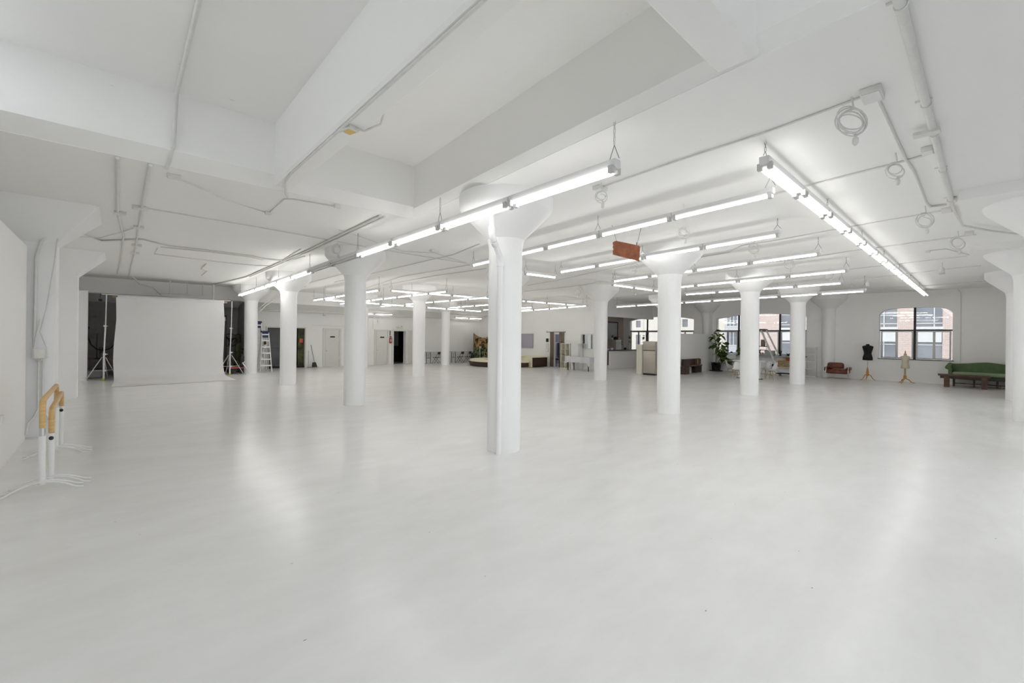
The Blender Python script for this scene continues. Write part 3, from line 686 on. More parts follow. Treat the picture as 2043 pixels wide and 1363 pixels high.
def coil(x, y, z, r, lb, turns=4, yaw=-.74, tail=True):
    """bundle of cable loops in a vertical plane facing roughly the room"""
    o = thing('cable_coil', lb, 'cable', (x, y, z), yaw, GK)
    m = MB(); rnd = random.Random(int(x*100)); P = []
    N = turns*18
    for i in range(N+1):
        a = 2*pi*i/18+pi/2; rr = r*(1+.22*sin(i/18*2.1+x)+.04*sin(i*.8)); P.append((rr*cos(a), .03*sin(i*.37), rr*.98*sin(a)-.02*sin(i/7)))
    m.path(P, .0055+.012*r, 6); m.build('cable_loops', 'conduit', o)
    MB().path([(0, 0, r*.9), (.02, 0, r+.03), (0, 0, ZC-z)], .008, 6).build('hanger', 'conduit', o)
    if tail: MB().path([(r*.3, 0, -r*.9), (r*.35, 0, -r*1.25)], .012, 6).lathe([(.012, -r*1.25-.09), (.028, -r*1.25-.07), (.028, -r*1.25-.02), (.012, -r*1.25)], r*.35, 0, 10).build('plug', 'conduit', o)
coil(5.75, 4.20, 4.33, 0.081, 'coiled cable hanging under the box right of the central column', 3)
coil(5.55, .95, 4.30, 0.126, 'largest pale cable coil hanging at upper right', 5)
coil(7.62, .83, 4.32, 0.089, 'cable coil drooping beside the right end of the second conduit', 3)
coil(11.0, .78, 4.28, 0.126, 'round cable coil below the end of the thick ceiling pipe', 3)
coil(14.0, .45, 4.28, 0.126, 'cable coil nearest the right column top', 3)
coil(7.75, 3.8, 4.02, 0.089, 'cable coil hanging below the second parallel light row', 5)
coil(11.5, 3.85, 4.28, 0.111, 'cable coil right of the third parallel light row', 4)
coil(14.7, 3.95, 4.30, 0.126, 'cable coil between the fourth and fifth light rows', 3)
coil(18.3, 3.7, 4.30, 0.126, 'cable coil below the fifth light row at right', 2)
coil(11.8, 7.35, 4.25, 0.111, 'cable coil below the rusty plate', 3)
coil(4.22, 11.4, 4.28, 0.118, 'round cable coil beside the pipe pair above the long left row', 4)
coil(17.4, 10.8, 4.25, 0.133, 'cable coil near the kitchen light row', 2)
coil(16.2, 13.1, 4.25, 0.148, 'cable coil above the far cross row, left of the kitchen column', 2)
coil(21.2, 11.6, 4.25, 0.148, 'cable coil hanging above the refrigerator', 2)
# hanging rusty plate
t = thing('hanging_plate', 'rusty brown sheet metal plate hung crooked on two thin wires', 'sign', (8.35, 5.4, 4.05), -.72)
P = [(-.30, .13), (-.31, .10), (-.295, .06), (-.31, .02), (-.29, -.03), (-.305, -.07), (-.30, -.15), (.24, -.28), (.29, -.30), (.30, .03), (.27, .06), (-.20, .15), (-.24, .155)]
MB().prism(P, -.006, .006, 'y').build('plate', 'rust', t)
MB().path([(-.22, 0, .14), (-.33, 0, ZC-4.05)], .006, 5).build('wire', 'chain', t)
MB().path([(.23, 0, .06), (.33, 0, ZC-4.05)], .006, 5).build('wire', 'chain', t)
MB().path([(.225, 0, .05), (.225, 0, .13)], .012, 6).build('turnbuckle', 'chain', t)
# small downlights / sprinklers
for x, y, lb in ((19.3, .96, 'small white spotlight hanging near the right column top'), (22.0, 3.2, 'small spotlight by the last light row'), (9.6, 27.9, 'small white floodlight hung near the back wall above the first door')):
    zz = ZC if y < 20 else 3.6
    t = thing('spotlight', lb, 'light fixture', (x, y, zz), 0, 'small spotlights')
    MB().tube((0, 0, 0), (0, 0, -.16), .012, 8).build('stem', 'conduit', t)
    MB().lathe([(.05, -.34), (.075, -.36), (.06, -.2), (.03, -.15)], n=14).build('lamp_head', 'conduit', t)
# wall runs
run(C_, 'thin vertical conduit on the window wall right of the arched window', [(29.33, .93, ZC), (29.37, .82, 4.35), (29.37, .82, .8)], .012)
run(C_, 'vertical conduit on the back wall between the two white doors', [(12.75, 28.76, 3.4), (12.75, 28.76, 1.33)], .02)
run(C_, 'vertical conduit left of the second white door', [(13.2, 28.76, 3.4), (13.2, 28.76, 2.5)], .014)
run(C_, 'vertical cable right of the first white door', [(11.25, 28.77, 2.0), (11.25, 28.77, 2.6), (11.3, 28.77, 3.3)], .012)
run(C_, 'horizontal cable above the first white door', [(9.2, 28.77, 2.66), (11.2, 28.77, 2.63)], .010)
# left pilaster cables and box
o = thing('outlet_box', 'white electrical box on the left pilaster with cables looping round it', 'electrical box', (-1.08, 12.48, 1.62))
MB().rbox(-.10, -.09, -.09, .06, 0, .09, .012).build('box', 'white', o); MB().rbox(-.08, -.10, -.075, .05, -.085, .075, .005).build('cover_plate', 'doorwhite', o)
run('wall_conduit', 'thick white conduit down the left edge of the near left pilaster', [(-.95, 12.45, 3.98), (-1.08, 12.44, 3.82), (-1.15, 12.44, 3.5), (-1.16, 12.44, 1.75)], .024)
run('wall_cable', 'cable hanging slack in front of the near left pilaster', [(-.86, 12.42, 3.92), (-.90, 12.42, 3.4), (-1.0, 12.42, 2.5), (-1.08, 12.41, 2.05), (-.99, 12.40, 1.75), (-.98, 12.40, 1.55), (-1.08, 12.40, 1.48), (-1.17, 12.41, 1.55), (-1.14, 12.41, 1.9), (-1.08, 12.42, 2.3)], .013, cat='cable')
run('wall_conduit', 'conduit from the outlet box down to the pilaster foot, bending left', [(-1.10, 12.44, 1.54), (-1.10, 12.44, .55), (-1.16, 12.44, .38), (-1.22, 12.3, .30), (-1.23, 12.22, .10)], .018)
run('wall_conduit', 'conduit from the outlet box down, bending right near the floor', [(-1.04, 12.44, 1.54), (-1.04, 12.44, .55), (-.96, 12.44, .36), (-.90, 12.46, .10)], .018)
o = MB().rbox(-1.248, 9.78, .68, -1.225, 9.98, .80, .005).build('wall_outlet', 'white'); tag(o, 'white outlet plate low on the left wall near the picture edge', 'wall outlet')
# ------------------------------------------------------------------ ballet barres (left foreground)
def barre(x0, y0, x1, y1, top, low, label, knobs):
    L = math.hypot(x1-x0, y1-y0); ang = math.atan2(y1-y0, x1-x0)
    t = thing('ballet_barre', label, 'ballet barre', (x0, y0, 0), ang, 'portable ballet barres')
    r = .031; P = [(0, 0, low)]
    P += [(0, 0, top-.13)]+[(.11-.11*cos(a), 0, top-.11+.11*sin(a)) for a in (pi*.15, pi*.3, pi*.45)]
    P += [(L-.11+.11*sin(a), 0, top-.11+.11*cos(a)) for a in (pi*.05, pi*.2, pi*.35)]+[(L, 0, top-.13), (L, 0, low+.08)]
    MB().path(P, r, 14).build('handrail', 'birch', t)
    for k, (x, zl) in enumerate(((0, low), (L, low+.08))):
        u = MB().tube((x, 0, .10), (x, 0, zl-.10 if knobs == 0 else zl-.005), .033, 16).build('upright', 'white', t)
        if knobs == 0: MB().tube((x, 0, zl-.12), (x, 0, zl), .029, 16).build('inner_tube', 'chrome', u)
        else: MB().sphere((x-.035, 0, zl-.07), .026, 10, 8).build('lock_knob', 'black', u)
        for s in (-1, 1):      # two bowed feet per upright
            f = []
            for i in range(13):
                a = -1+2*i/12; f.append((x+s*.035+s*.05*a*a, a*.31, .03+.105*(1-a*a)))
            f = [(x+s*.09, -.38, .014)]+f+[(x+s*.09, .38, .014)]
            MB().path(f, .011, 8).build('foot', 'white', t)
        MB().box(x-.05, -.03, .125, x+.05, .03, .15).build('foot_clamp', 'white', t)
    for x in (.03, L-.03):
        MB().path([(x, 0, low+.05), (x+(.08 if x < 1 else -.08), 0, low+.05), (x+(.08 if x < 1 else -.08), 0, low+.09)], .006, 6).build('side_hook', 'alu', t)
barre(-.68, 8.13, -.715, 10.42, 1.17, .82, 'taller ballet barre with birch rail and chrome inner tubes, nearest the left wall', 0)
barre(-.615, 8.34, -.665, 10.56, 1.03, .72, 'lower ballet barre with birch rail and black lock knobs', 1)

# ------------------------------------------------------------------ seamless paper backdrop
t = thing('paper_backdrop', 'wide pale grey seamless paper roll hanging down and sweeping onto the floor', 'photo backdrop', (0, 0, 0))
A = [(-.02, 25.45), (4.02, 25.62)]
def bx(x, off): return (x, 25.45+(x+.02)*.042+off)
R = []
for z, o in ((3.58, -.02), (2.6, -.02), (1.5, -.03), (.8, -.06), (.42, -.12), (.20, -.24), (.08, -.44), (.02, -.75), (.006, -1.15), (.006, -2.0), (.006, -3.35)):
    f = max(0, min(1, (-o-.1)/3.2)); wl = -.02-.09*f-.05*sin(z*1.6); wr = 3.98-.03*sin(z*2)+.0*f
    if z < .05: wr = 3.98
    row_ = []
    for k in range(21):
        x = wl+(wr-wl)*k/20; row_.append((x, 25.45+(x+.02)*.042+o*(1 if f < .2 else 1-.05*(k/20))+.012*sin(k*.9), z+.0))
    R.append(row_)
m = MB(); R2 = [[(x, y+.006, z+.004) for x, y, z in r] for r in R]
m.rings(R, False, True, False); m.rings(R2, False, True, False); m.build('paper_sweep', 'paper', t)
m = MB().path([(.05, 25.50, 3.60), (3.98, 25.66, 3.62)], .075, 18); m.build('paper_roll', 'paper', t)
m = MB().path([(-.12, 25.495, 3.60), (.06, 25.50, 3.60)], .055, 14).build('core_end', 'cardboard', t)
m = MB().path([(3.97, 25.66, 3.62), (4.10, 25.665, 3.62)], .055, 14).build('core_end', 'cardboard', t)
o = MB().path([(-.45, 25.48, 3.68), (4.25, 25.67, 3.70)], .02, 8).build('crossbar', 'alu'); tag(o, 'thin white crossbar resting on the two backdrop stands', 'crossbar')
o = MB().box(.3, 22.62, .005, 1.4, 22.66, .016).build('tape_strip', 'beige')
tag(o, 'short tape strip along the front edge of the backdrop paper', 'tape')
def stand(x, y, label, feet, ball='lightgreen'):
    t = thing('backdrop_stand', label, 'light stand', (x, y, 0), 0, 'backdrop stands')
    MB().tube((0, 0, .05), (.0, 0, 1.15), .035, 12).build('lower_tube', 'alu', t)
    MB().tube((0, 0, 1.1), (.04, 0, 2.35), .027, 12).build('middle_tube', 'alu', t)
    MB().tube((.04, 0, 2.3), (.06, 0, 3.68), .018, 12).build('upper_tube', 'alu', t)
    for z in (1.12, 2.33, .42): MB().cbox(0.02, 0, z, .10, .10, .07).tube((.04, 0, z), (.13, 0, z), .012, 6).build('clamp_collar', 'alu', t)
    for fx, fy in feet:
        MB().path([(fx*.12, fy*.12, .98), (fx, fy, .03)], .016, 8).build('leg', 'alu', t)
        MB().path([(0, 0, .42), (fx*.62, fy*.62, .42)], .009, 6).build('brace', 'alu', t)
    MB().sphere((0, 0, .05), .05, 12, 8).build('tennis_ball_foot', ball, t)
stand(-.36, 25.48, 'silver stand with tennis ball foot left of the paper backdrop', [(-.55, .30), (.45, .35), (.12, .75)])
stand(4.24, 25.56, 'silver stand with tennis ball foot right of the paper backdrop', [(-.5, .3), (.62, .22), (-.1, .5)])

# ------------------------------------------------------------------ alcove contents, left
t = thing('work_table', 'dark topped table in the alcove behind the left stand', 'table', (-.80, 27.3, 0))
MB().rbox(-.65, -.35, .80, .95, .35, .84, .01).build('tabletop', 'taupebox', t)
for x in (-.6, .9):
    for y in (-.3, .3): MB().box(x-.02, y-.02, 0, x+.02, y+.02, .80).build('leg', 'greypanel', t)
t = thing('storage_box', 'pale rounded crate on the floor under the alcove table', 'box', (-.80, 27.35, 0)); MB().rbox(-.40, -.25, 0, .36, .25, .36, .10).build('body', 'cloth', t)
MB().rbox(-.42, -.27, .34, .38, .27, .40, .03).build('lid', 'purple', t)
o = MB().rbox(.0, 26.35, 0, .45, 26.8, 1.15, .10).build('black_equipment_case', 'black'); tag(o, 'tall black case in the alcove behind the left edge of the paper', 'case')
def boom(x, y, h, label, bend):
    t = thing('microphone_stand' if bend else 'lamp_stand', label, 'stand', (x, y, .84), 0)
    MB().path([(0, 0, 0), (0, 0, h)], .012, 8).build('pole', 'blackmetal', t)
    MB().lathe([(.12, 0), (.12, .02), (.02, .03)], n=14).build('base', 'blackmetal', t)
    if bend:
        MB().path([(0, 0, h*.45), (.10, 0, h*.72), (.06, 0, h*.95)], .016, 8).build('arm', 'blackmetal', t)
boom(-.62, 27.3, 1.15, 'thin black pole standing on the alcove table', 0)
boom(-.52, 27.25, .55, 'short black bent arm on the alcove table', 1)
tag(MB().path([(-.92, 27.0, 2.2), (-.90, 27.0, 1.8), (-.80, 27.0, 1.5), (-.62, 27.0, 1.30), (-.4, 27.0, 1.24), (-.2, 27.0, 1.30), (.0, 27.0, 1.55), (.05, 27.0, 2.0)], .022, 8).build('black_cable', 'black'), 'thick black cable hanging in a loop across the alcove opening', 'cable')
t = thing('studio_lamp', 'black studio lamp head high at the left edge of the alcove', 'studio light', (-1.10, 27.4, 2.86), .2)
MB().lathe([(.10, -.16), (.14, 0), (.08, .14), (.03, .2)], n=14).build('lamp_head', 'black', t); MB().tube((0, 0, .1), (0, 0, .95), .012, 8).build('hanger', 'blackmetal', t)
t = thing('studio_lamp', 'second black lamp head below the first in the alcove', 'studio light', (-1.0, 27.3, 2.25), .2)
MB().sphere((0, 0, 0), .13, 12, 8, 1, 1, .9).build('lamp_head', 'black', t); MB().tube((-.1, 0, .05), (-.48, .2, .1), .012, 8).build('hanger', 'blackmetal', t)
t = thing('clamp_light', 'small black clamp lamp hanging at the top of the alcove', 'studio light', (-.52, 27.1, 3.62))
MB().cbox(0, 0, -.1, .12, .1, .1).tube((0, 0, 0), (0, 0, .2), .01).build('lamp_head', 'black', t)
# alcove contents, right
t = thing('pedestal_fan', 'large black pedestal fan right of the paper backdrop', 'fan', (4.52, 27.15, 0), -.3)
MB().torus((0, -.08, 1.72), .33, .012, 'y', 28, 6).torus((0, -.02, 1.72), .34, .014, 'y', 28, 6).build('cage_rim', 'blackmetal', t)
m = MB()
for k in range(20):
    a = 2*pi*k/20; m.path([(.05*cos(a), -.14, 1.72+.05*sin(a)), (.2*cos(a), -.13, 1.72+.2*sin(a)), (.33*cos(a), -.06, 1.72+.33*sin(a))], .004, 4)
for r_ in (.12, .2, .27): m.torus((0, -.13, 1.72), r_, .003, 'y', 20, 4)
m.build('cage_grille', 'blackmetal', t)
for k in range(3):
    a = 2*pi*k/3+.3; c_, s_ = cos(a), sin(a)
    MB().prism([(.05*c_-.02*s_, 1.72+.05*s_+.02*c_), (.27*c_-.12*s_, 1.72+.27*s_+.12*c_), (.30*c_+.03*s_, 1.72+.30*s_-.03*c_), (.08*c_+.03*s_, 1.72+.08*s_-.03*c_)], -.07, -.055, 'y').build('fan_blade', 'black', t)
MB().lathe([(.0, 1.6), (.09, 1.62), (.10, 1.72), (.09, 1.82), (0, 1.84)], 0, .08, 12).build('motor', 'black', t)
MB().tube((0, .05, .1), (0, .05, 1.62), .03, 10).build('pole', 'blackmetal', t)
for a in (.5, 2.6, 4.7): MB().path([(0, .05, .75), (.38*cos(a), .05+.38*sin(a), .02)], .018, 8).build('leg', 'blackmetal', t)
t = thing('platform_trolley', 'low coral red trolley with black wheels beside the right stand', 'trolley', (4.62, 26.22, 0))
MB().rbox(-.32, -.18, .27, .36, .18, .33, .015).build('deck', 'coral', t)
for x in (-.25, .28):
    for y in (-.13, .13): MB().path([(x, y-.025, .13), (x, y+.025, .13)], .13, 14).build('wheel', 'black', t)
MB().rbox(-.30, -.16, .14, .34, .16, .26, .02).build('undercarriage', 'black', t)
tag(MB().prism([(4.05, 0), (4.20, 0), (4.26, 2.7), (4.14, 2.72)], 26.75, 26.80, 'y').build('leaning_panel', 'black'), 'dark panel leaning upright behind the right edge of the paper', 'panel')
t = thing('timber_post', 'dark red-brown upright board with a small white sticker', 'board', (4.36, 27.75, 0)); MB().box(-.08, -.03, 0, .08, .03, 3.05).build('board', 'brownboard', t); MB().box(-.04, -.04, 2.75, .02, -.03, 2.95).build('sticker', 'white', t)
t = thing('olive_panel', 'olive green door panel standing in the alcove beside the ladder column', 'panel', (4.98, 27.6, 0)); MB().rbox(-.14, -.03, 0, .10, .03, 2.0, .01).build('panel', 'elevgreen', t); MB().box(-.14, -.03, 2.0, .06, .03, 2.04).build('cap', 'blackmetal', t)
t = thing('tripod', 'grey tripod with black pan head behind the right stand', 'tripod', (5.0, 26.75, 0))
for a in (.3, 2.4, 4.5): MB().path([(0, 0, 1.0), (.25*cos(a), .25*sin(a), 0)], .015, 8).build('leg', 'purple', t)
MB().tube((0, 0, .95), (0, 0, 1.2), .02).cbox(0, 0, 1.24, .10, .08, .08).build('head', 'black', t)
t = thing('folded_chair', 'black folded chair propped against the ladder column', 'chair', (4.88, 25.95, 0), .3)
MB().path([(-.14, 0, 0), (-.10, .10, .90), (.10, .10, .90), (.14, 0, 0)], .016, 8).build('frame', 'blackmetal', t)
MB().rbox(-.10, .04, .40, .10, .09, .85, .02).build('seat', 'black', t)
tag(MB().path([(5.10, 25.45, .02), (4.80, 25.62, .58), (4.92, 25.70, .62)], .028, 8).build('white_leg_prop', 'white'), 'white metal leg slanting from the floor in front of the ladder column', 'prop')

# ------------------------------------------------------------------ stepladders by the lift
def stepladder(x, y, h, w, d, n, label, rz, top='blue'):
    t = thing('stepladder', label, 'ladder', (x, y, 0), rz)
    wt = w*.55
    for s in (-1, 1):
        MB().path([(s*w/2, 0, 0), (s*wt/2, d*.35, h-.08)], .036, 4).build('side_rail', 'alu', t)
        MB().path([(s*w/2*.95, d, 0), (s*wt/2, d*.42, h-.1)], .024, 4).build('rear_rail', 'alu', t)
    for i in range(n):
        f = (i+1)/(n+.6); ww = w+(wt-w)*f
        MB().box(-ww/2, d*.35*f-.045, h*f-.035, ww/2, d*.35*f+.045, h*f+.03).build('tread', 'alu', t)
    MB().rbox(-wt/2-.04, d*.35-.09, h-.10, wt/2+.04, d*.42+.10, h, .02).build('top_cap', top, t)
    MB().box(-wt/2, d*.30, h-.38, wt/2, d*.33, h-.1).build('front_label', top, t)
    for i in (1, 3): f = i/5; MB().path([(-w/2*.8, d*(1-.55*f), h*f), (w/2*.8, d*(1-.55*f), h*f)], .010, 6).build('rear_brace', 'alu', t)
stepladder(6.08, 26.55, 2.24, .58, .7, 6, 'white metal stepladder with dark blue top cap beside the column', 0)
stepladder(5.86, 27.25, 2.78, .62, .8, 7, 'taller stepladder with blue top standing behind the shorter one', 0)
t = thing('bucket', 'white bucket hung on the stepladder treads', 'bucket', (6.12, 27.05, 1.45)); MB().lathe([(.06, -.2), (.08, .2)], n=12).build('pail', 'white', t); MB().cbox(0, -.07, .12, .12, .02, .18).build('dark_label', 'bookred', t)
t = thing('broom', 'black broom leaning on the back wall right of the lift', 'broom', (9.16, YB-.30, 0)); MB().path([(.10, 0, .25), (-.06, .26, 1.42)], .013, 8).build('handle', 'blackmetal', t)
MB().prism([(-.02, .32), (.16, .32), (.26, .0), (-.06, .0)], -.05, .05, 'y').build('bristles', 'black', t)
tag(MB().tube((8.97, YB-.05, 0), (8.97, YB-.04, 1.05), .022).build('white_pole', 'conduit'), 'short white pole standing against the back wall left of the broom', 'pole')
tag(MB().rbox(5.45, 27.9, 0, 5.95, 28.4, .10, .02).build('floor_mat', 'dark'), 'dark mat on the floor behind the stepladders', 'mat')
tag(MB().rbox(8.85, YB-.45, 0, 9.45, YB-.1, .03, .01).build('dustpan_sheet', 'linen'), 'thin grey sheet on the floor beside the broom', 'sheet')
t = thing('fire_extinguisher', 'red fire extinguisher on the wall left of the dark doorway', 'fire extinguisher', (14.49, YB-.09, 1.5))
MB().lathe([(.05, 0), (.075, .03), (.075, .36), (.03, .44), (.03, .47)], n=14).build('cylinder', 'red', t); MB().cbox(0, 0, .50, .10, .05, .05).path([(.05, 0, .48), (.12, -.02, .38), (.10, -.02, .15)], .012, 6).build('valve', 'black', t)
MB().cbox(0, -.076, .2, .08, .01, .14).build('paper_label', 'white', t)
t = thing('extinguisher_sign', 'narrow vertical sign strip above the fire extinguisher', 'sign', (14.49, YB-.012, 2.02)); MB().box(-.05, -.01, 0, .05, .01, .42).build('plate', 'white', t); MB().box(-.03, -.016, .05, .03, -.01, .38).build('red_print', 'bookred', t)
t = thing('exit_lamp', 'small white exit lamp above the dark doorway', 'sign', (15.22, YB-.04, 2.58)); MB().rbox(-.26, -.04, 0, .26, .03, .12, .02).build('body', 'doorwhite', t)
for s in (-1, 1): MB().sphere((s*.16, -.05, .14), .06, 10, 8).build('lamp_head', 'white', t)
t = thing('breaker_box', 'small grey electrical box on the back wall between columns', 'electrical box', (12.65, YB-.06, 1.25)); MB().rbox(-.10, -.05, 0, .10, .05, .30, .01).build('box', 'greypanel', t)
t = thing('wall_floodlight', 'small white floodlight on the wall above the second door', 'light fixture', (13.58, YB-.1, 3.05)); MB().cbox(0, 0, 0, .12, .12, .18).path([(0, 0, .08), (.05, .05, .3)], .015).build('body', 'white', t)

# ------------------------------------------------------------------ folding tables and chairs
def folding_table(x, y, label, L=2.1):
    t = thing('folding_table', label, 'table', (x, y, 0), 0, 'folding tables against the back wall')
    MB().rbox(0, -.36, .83, L, .36, .865, .008).build('tabletop', 'greypanel', t)
    for xx in (.22, L-.22):
        for s in (-1, 1): MB().tube((xx+s*.17, -.26, 0), (xx+s*.17, -.26, .83), .020, 8).build('leg', 'blackmetal', t)
        MB().tube((xx-.17, -.26, .42), (xx+.17, -.26, .42), .014, 8).build('leg_bar', 'blackmetal', t)
        MB().path([(xx, -.26, .42), (xx, -.26, .70), (xx+.12, -.26, .82)], .012, 6).build('leg_brace', 'blackmetal', t)
folding_table(16.95, 28.2, 'black legged folding table at the back wall, left of the slim column')
folding_table(19.15, 28.15, 'black legged folding table at the back wall, right of the slim column', 2.2)
def folding_chair():
    t = thing('folding_chair', 'x', 'chair', (0, 0, 0), 0, 'black folding chairs at the tables')
    for s in (-1, 1):
        MB().path([(s*.21, .30, 0), (s*.21, -.02, .46), (s*.20, -.20, .86)], .013, 8).build('front_frame', 'blackmetal', t)
        MB().path([(s*.18, -.26, 0), (s*.18, .18, .46)], .013, 8).build('rear_leg', 'blackmetal', t)
    MB().rbox(-.20, -.20, .45, .20, .22, .48, .012).build('seat', 'black', t)
    MB().rbox(-.19, -.22, .70, .19, -.17, .88, .02).build('backrest', 'black', t)
    MB().tube((-.21, .22, .12), (.21, .22, .12), .009, 6).build('front_bar', 'blackmetal', t)
    MB().tube((-.18, -.15, .13), (.18, -.15, .13), .009, 6).build('rear_bar', 'blackmetal', t)
    return t
fc = folding_chair(); fc.location = (17.6, 27.5, 0); fc.rotation_euler.z = .55; fc['label'] = 'black folding chair half hidden behind the slim column'
dup(fc, (19.72, 27.45, 0), .45, 'black folding chair nearer the slim column, at the right table')
dup(fc, (20.42, 27.42, 0), .5, 'black folding chair nearest the painted cloth')
t = thing('backpack', 'black rounded bag hanging behind the last folding chair', 'bag', (20.75, 27.25, 0)); MB().sphere((0, 0, .42), .22, 12, 10, .8, .7, 1.7).build('bag_body', 'black', t)
# painted cloth
t = thing('painted_cloth', 'large painted flower cloth sagging between corners in the far corner', 'painting', (0, 27.55, 0))
R = []
for j in range(13):
    v = j/12; r_ = []
    for k in range(17):
        u = k/16; x = 21.12+1.40*u; top = 2.28-.28*u-.16*sin(pi*u); r_.append((x, .03*sin(u*14)+.02*sin(v*6+u*5), .32+(top-.32)*v))
    R.append(r_)
MB().rings(R, False, True, False).rings([[(x, y+.012, z) for x, y, z in r] for r in R], False, True, False).build('canvas', 'painting', t)
MB().tube((21.12, .06, 0), (21.12, .06, 2.32), .025, 8).build('support_pole', 'walnut', t); MB().tube((22.50, .06, 0), (22.50, .06, 2.05), .025, 8).build('support_pole', 'walnut', t)
t = thing('microphone_stand', 'thin chrome stand in front of the painted cloth', 'stand', (21.2, 26.9, 0)); MB().tube((0, 0, 0), (0, 0, 1.2), .016, 8).build('pole', 'chrome', t); MB().lathe([(.14, 0), (.13, .03), (.02, .05)], n=16).build('base', 'chrome', t); MB().cbox(0, 0, 1.22, .08, .08, .14).build('clip', 'chrome', t)
t = thing('easel', 'small pale easel frame in front of the painted cloth', 'easel', (21.9, 27.0, 0))
for s in (-1, 1): MB().path([(s*.26, 0, 0), (s*.10, .1, .80)], .014, 6).build('leg', 'birch', t)
MB().tube((-.2, .04, .78), (.2, .04, .78), .014, 6).build('top_bar', 'birch', t)
tag(MB().rbox(XF-.10, 27.55, 1.60, XF-.005, 27.98, 1.92, .01).build('wall_speaker', 'black'), 'small black speaker on the far wall above the painted cloth', 'speaker')
# curved bench and stepped platform
def sector(mb, cx, cy, r0, r1, a0, a1, z0, z1, n=6):
    A = [(cx+r1*cos(a0+(a1-a0)*i/n), cy+r1*sin(a0+(a1-a0)*i/n)) for i in range(n+1)]
    B = [(cx+r0*cos(a1+(a0-a1)*i/n), cy+r0*sin(a1+(a0-a1)*i/n)) for i in range(n+1)]
    return mb.prism(A+B, z0, z1)
for k in range(6):
    a0 = radians(88+k*29.1); a1 = a0+radians(28.8)
    t = thing('curved_bench', ['curved brown bench section with cream top, end nearest the painted cloth', 'second curved bench section from the painted cloth end', 'third curved bench section, leftmost bulge of the half ring', 'fourth curved bench section, facing the dark doorway', 'fifth curved bench section, just behind the central column', 'sixth curved bench section, touching the brown box platform'][k], 'bench', (0, 0, 0), 0, 'curved bench sections in a half ring')
    sector(MB(), 20.9, 23.4, 1.75, 2.65, a0, a1, .03, .33).build('base', 'brownboard', t)
    sector(MB(), 20.9, 23.4, 1.72, 2.68, a0+.004, a1-.004, .33, .44).build('seat_pad', 'cream', t)
t = thing('box_platform', 'dark brown box platform with cream top against the far wall', 'platform', (0, 0, 0))
MB().box(20.72, 20.62, .03, 22.2, 21.2, .66).build('base', 'brownboard', t); MB().box(20.66, 20.58, .66, 22.22, 21.23, .71).build('top_pad', 'cream', t)
MB().box(20.64, 20.60, .03, 20.72, 21.21, .66).build('end_pad', 'cream', t)
t = thing('high_bench', 'cream upholstered high bench rising behind the low brown bench', 'bench', (0, 0, 0)); MB().box(21.75, 21.4, 0, 22.5, 22.9, .62).build('base', 'cream', t); MB().rbox(21.70, 21.35, .62, 22.52, 22.95, .68, .02).build('top_pad', 'cream', t)
# far wall items
t = thing('projection_screen', 'pale lavender framed panel on the far wall', 'screen', (XF-.02, 0, 0)); MB().box(-.02, 22.42, 1.30, .02, 23.6, 2.26).build('panel', 'screen', t); MB().box(-.03, 22.38, 1.30, .01, 22.42, 2.26).box(-.03, 23.60, 1.30, .01, 23.64, 2.26).box(-.033, 22.38, 2.26, .01, 23.64, 2.30).box(-.033, 22.38, 1.26, .01, 23.64, 1.30).build('frame', 'chrome', t)
for k, (z0, z1, m_, lb) in enumerate(((1.72, 1.97, 'black', 'small black framed picture, topmost left of the curtained doorway'), (1.36, 1.62, 'frame', 'small white framed picture below the black one'), (1.03, 1.30, 'frame', 'lowest small white framed picture left of the curtained doorway'))):
    t = thing('small_picture', lb, 'picture', (XF-.02, 20.98, 0), 0, 'small pictures left of the curtained doorway'); MB().rbox(-.012, -.10, z0, .018, .12, z1, .005).build('frame', m_, t)
    MB().box(-.016, -.07, z0+.03, -.011, .09, z1-.03).build('print', 'dark' if m_ == 'black' else 'white', t)
t = thing('curtain_rod', 'thin dark curtain rod over the doorway in the far wall', 'curtain rod', (XF-.10, 0, 2.43)); MB().tube((0, 19.30, 0), (0, 20.95, 0), .022, 8).build('rod', 'taupebox', t)
for y in (19.28, 20.97): MB().sphere((0, y, 0), .04, 8, 6).build('finial', 'taupebox', t)
def curtain(y0, y1, z0, label):
    n = 40; P = []
    f = [(XF-.10+.035*sin(i*1.7), y0+(y1-y0)*i/n) for i in range(n+1)]; b = [(x+.012, y) for x, y in reversed(f)]
    o = MB().prism(f+b, z0, 2.42, smooth=True).build('curtain', 'linen'); tag(o, label, 'curtain', 'taupe curtains')
curtain(20.34, 20.62, .02, 'taupe curtain gathered at the left of the doorway'); curtain(19.42, 19.78, .02, 'taupe curtain at the right of the doorway, behind the cube shelf')
# room behind the curtain
struct(MB().box(25.6, 19.3, 0, 25.7, 24.5, 3).box(22.7, 24.4, 0, 25.7, 24.5, 3).box(22.7, 19.34, 2.9, 25.7, 24.5, 3).build('wall_annex', 'screen'))
pl = bpy.data.lights.new('annex_fill', 'POINT'); pl.energy = 30; pl.color = (.85, .9, 1); pl.shadow_soft_size = .2; po = bpy.data.objects.new('annex_fill', pl); COL.objects.link(po); po.location = (24.3, 21.6, 2.6)  # unseen point light, added to give the annex its bluish light
t = thing('clothes_rail', 'clothes rail with dark garments inside the curtained room', 'clothes rail', (24.0, 21.15, 0)); MB().path([(0, -.6, 0), (0, -.6, 1.75), (0, .6, 1.75), (0, .6, 0)], .018).build('frame', 'chrome', t)
for k, (y, m_) in enumerate(((-.35, 'black'), (-.1, 'blue'), (.15, 'white'), (.35, 'purple'))): MB().rbox(-.18, y-.06, .55, .18, y+.06, 1.68, .04).build('garment', m_, t)
t = thing('stool', 'black low stool inside the curtained room', 'stool', (23.3, 20.45, 0)); MB().rbox(-.25, -.2, .45, .25, .2, .55, .04).build('seat', 'black', t)
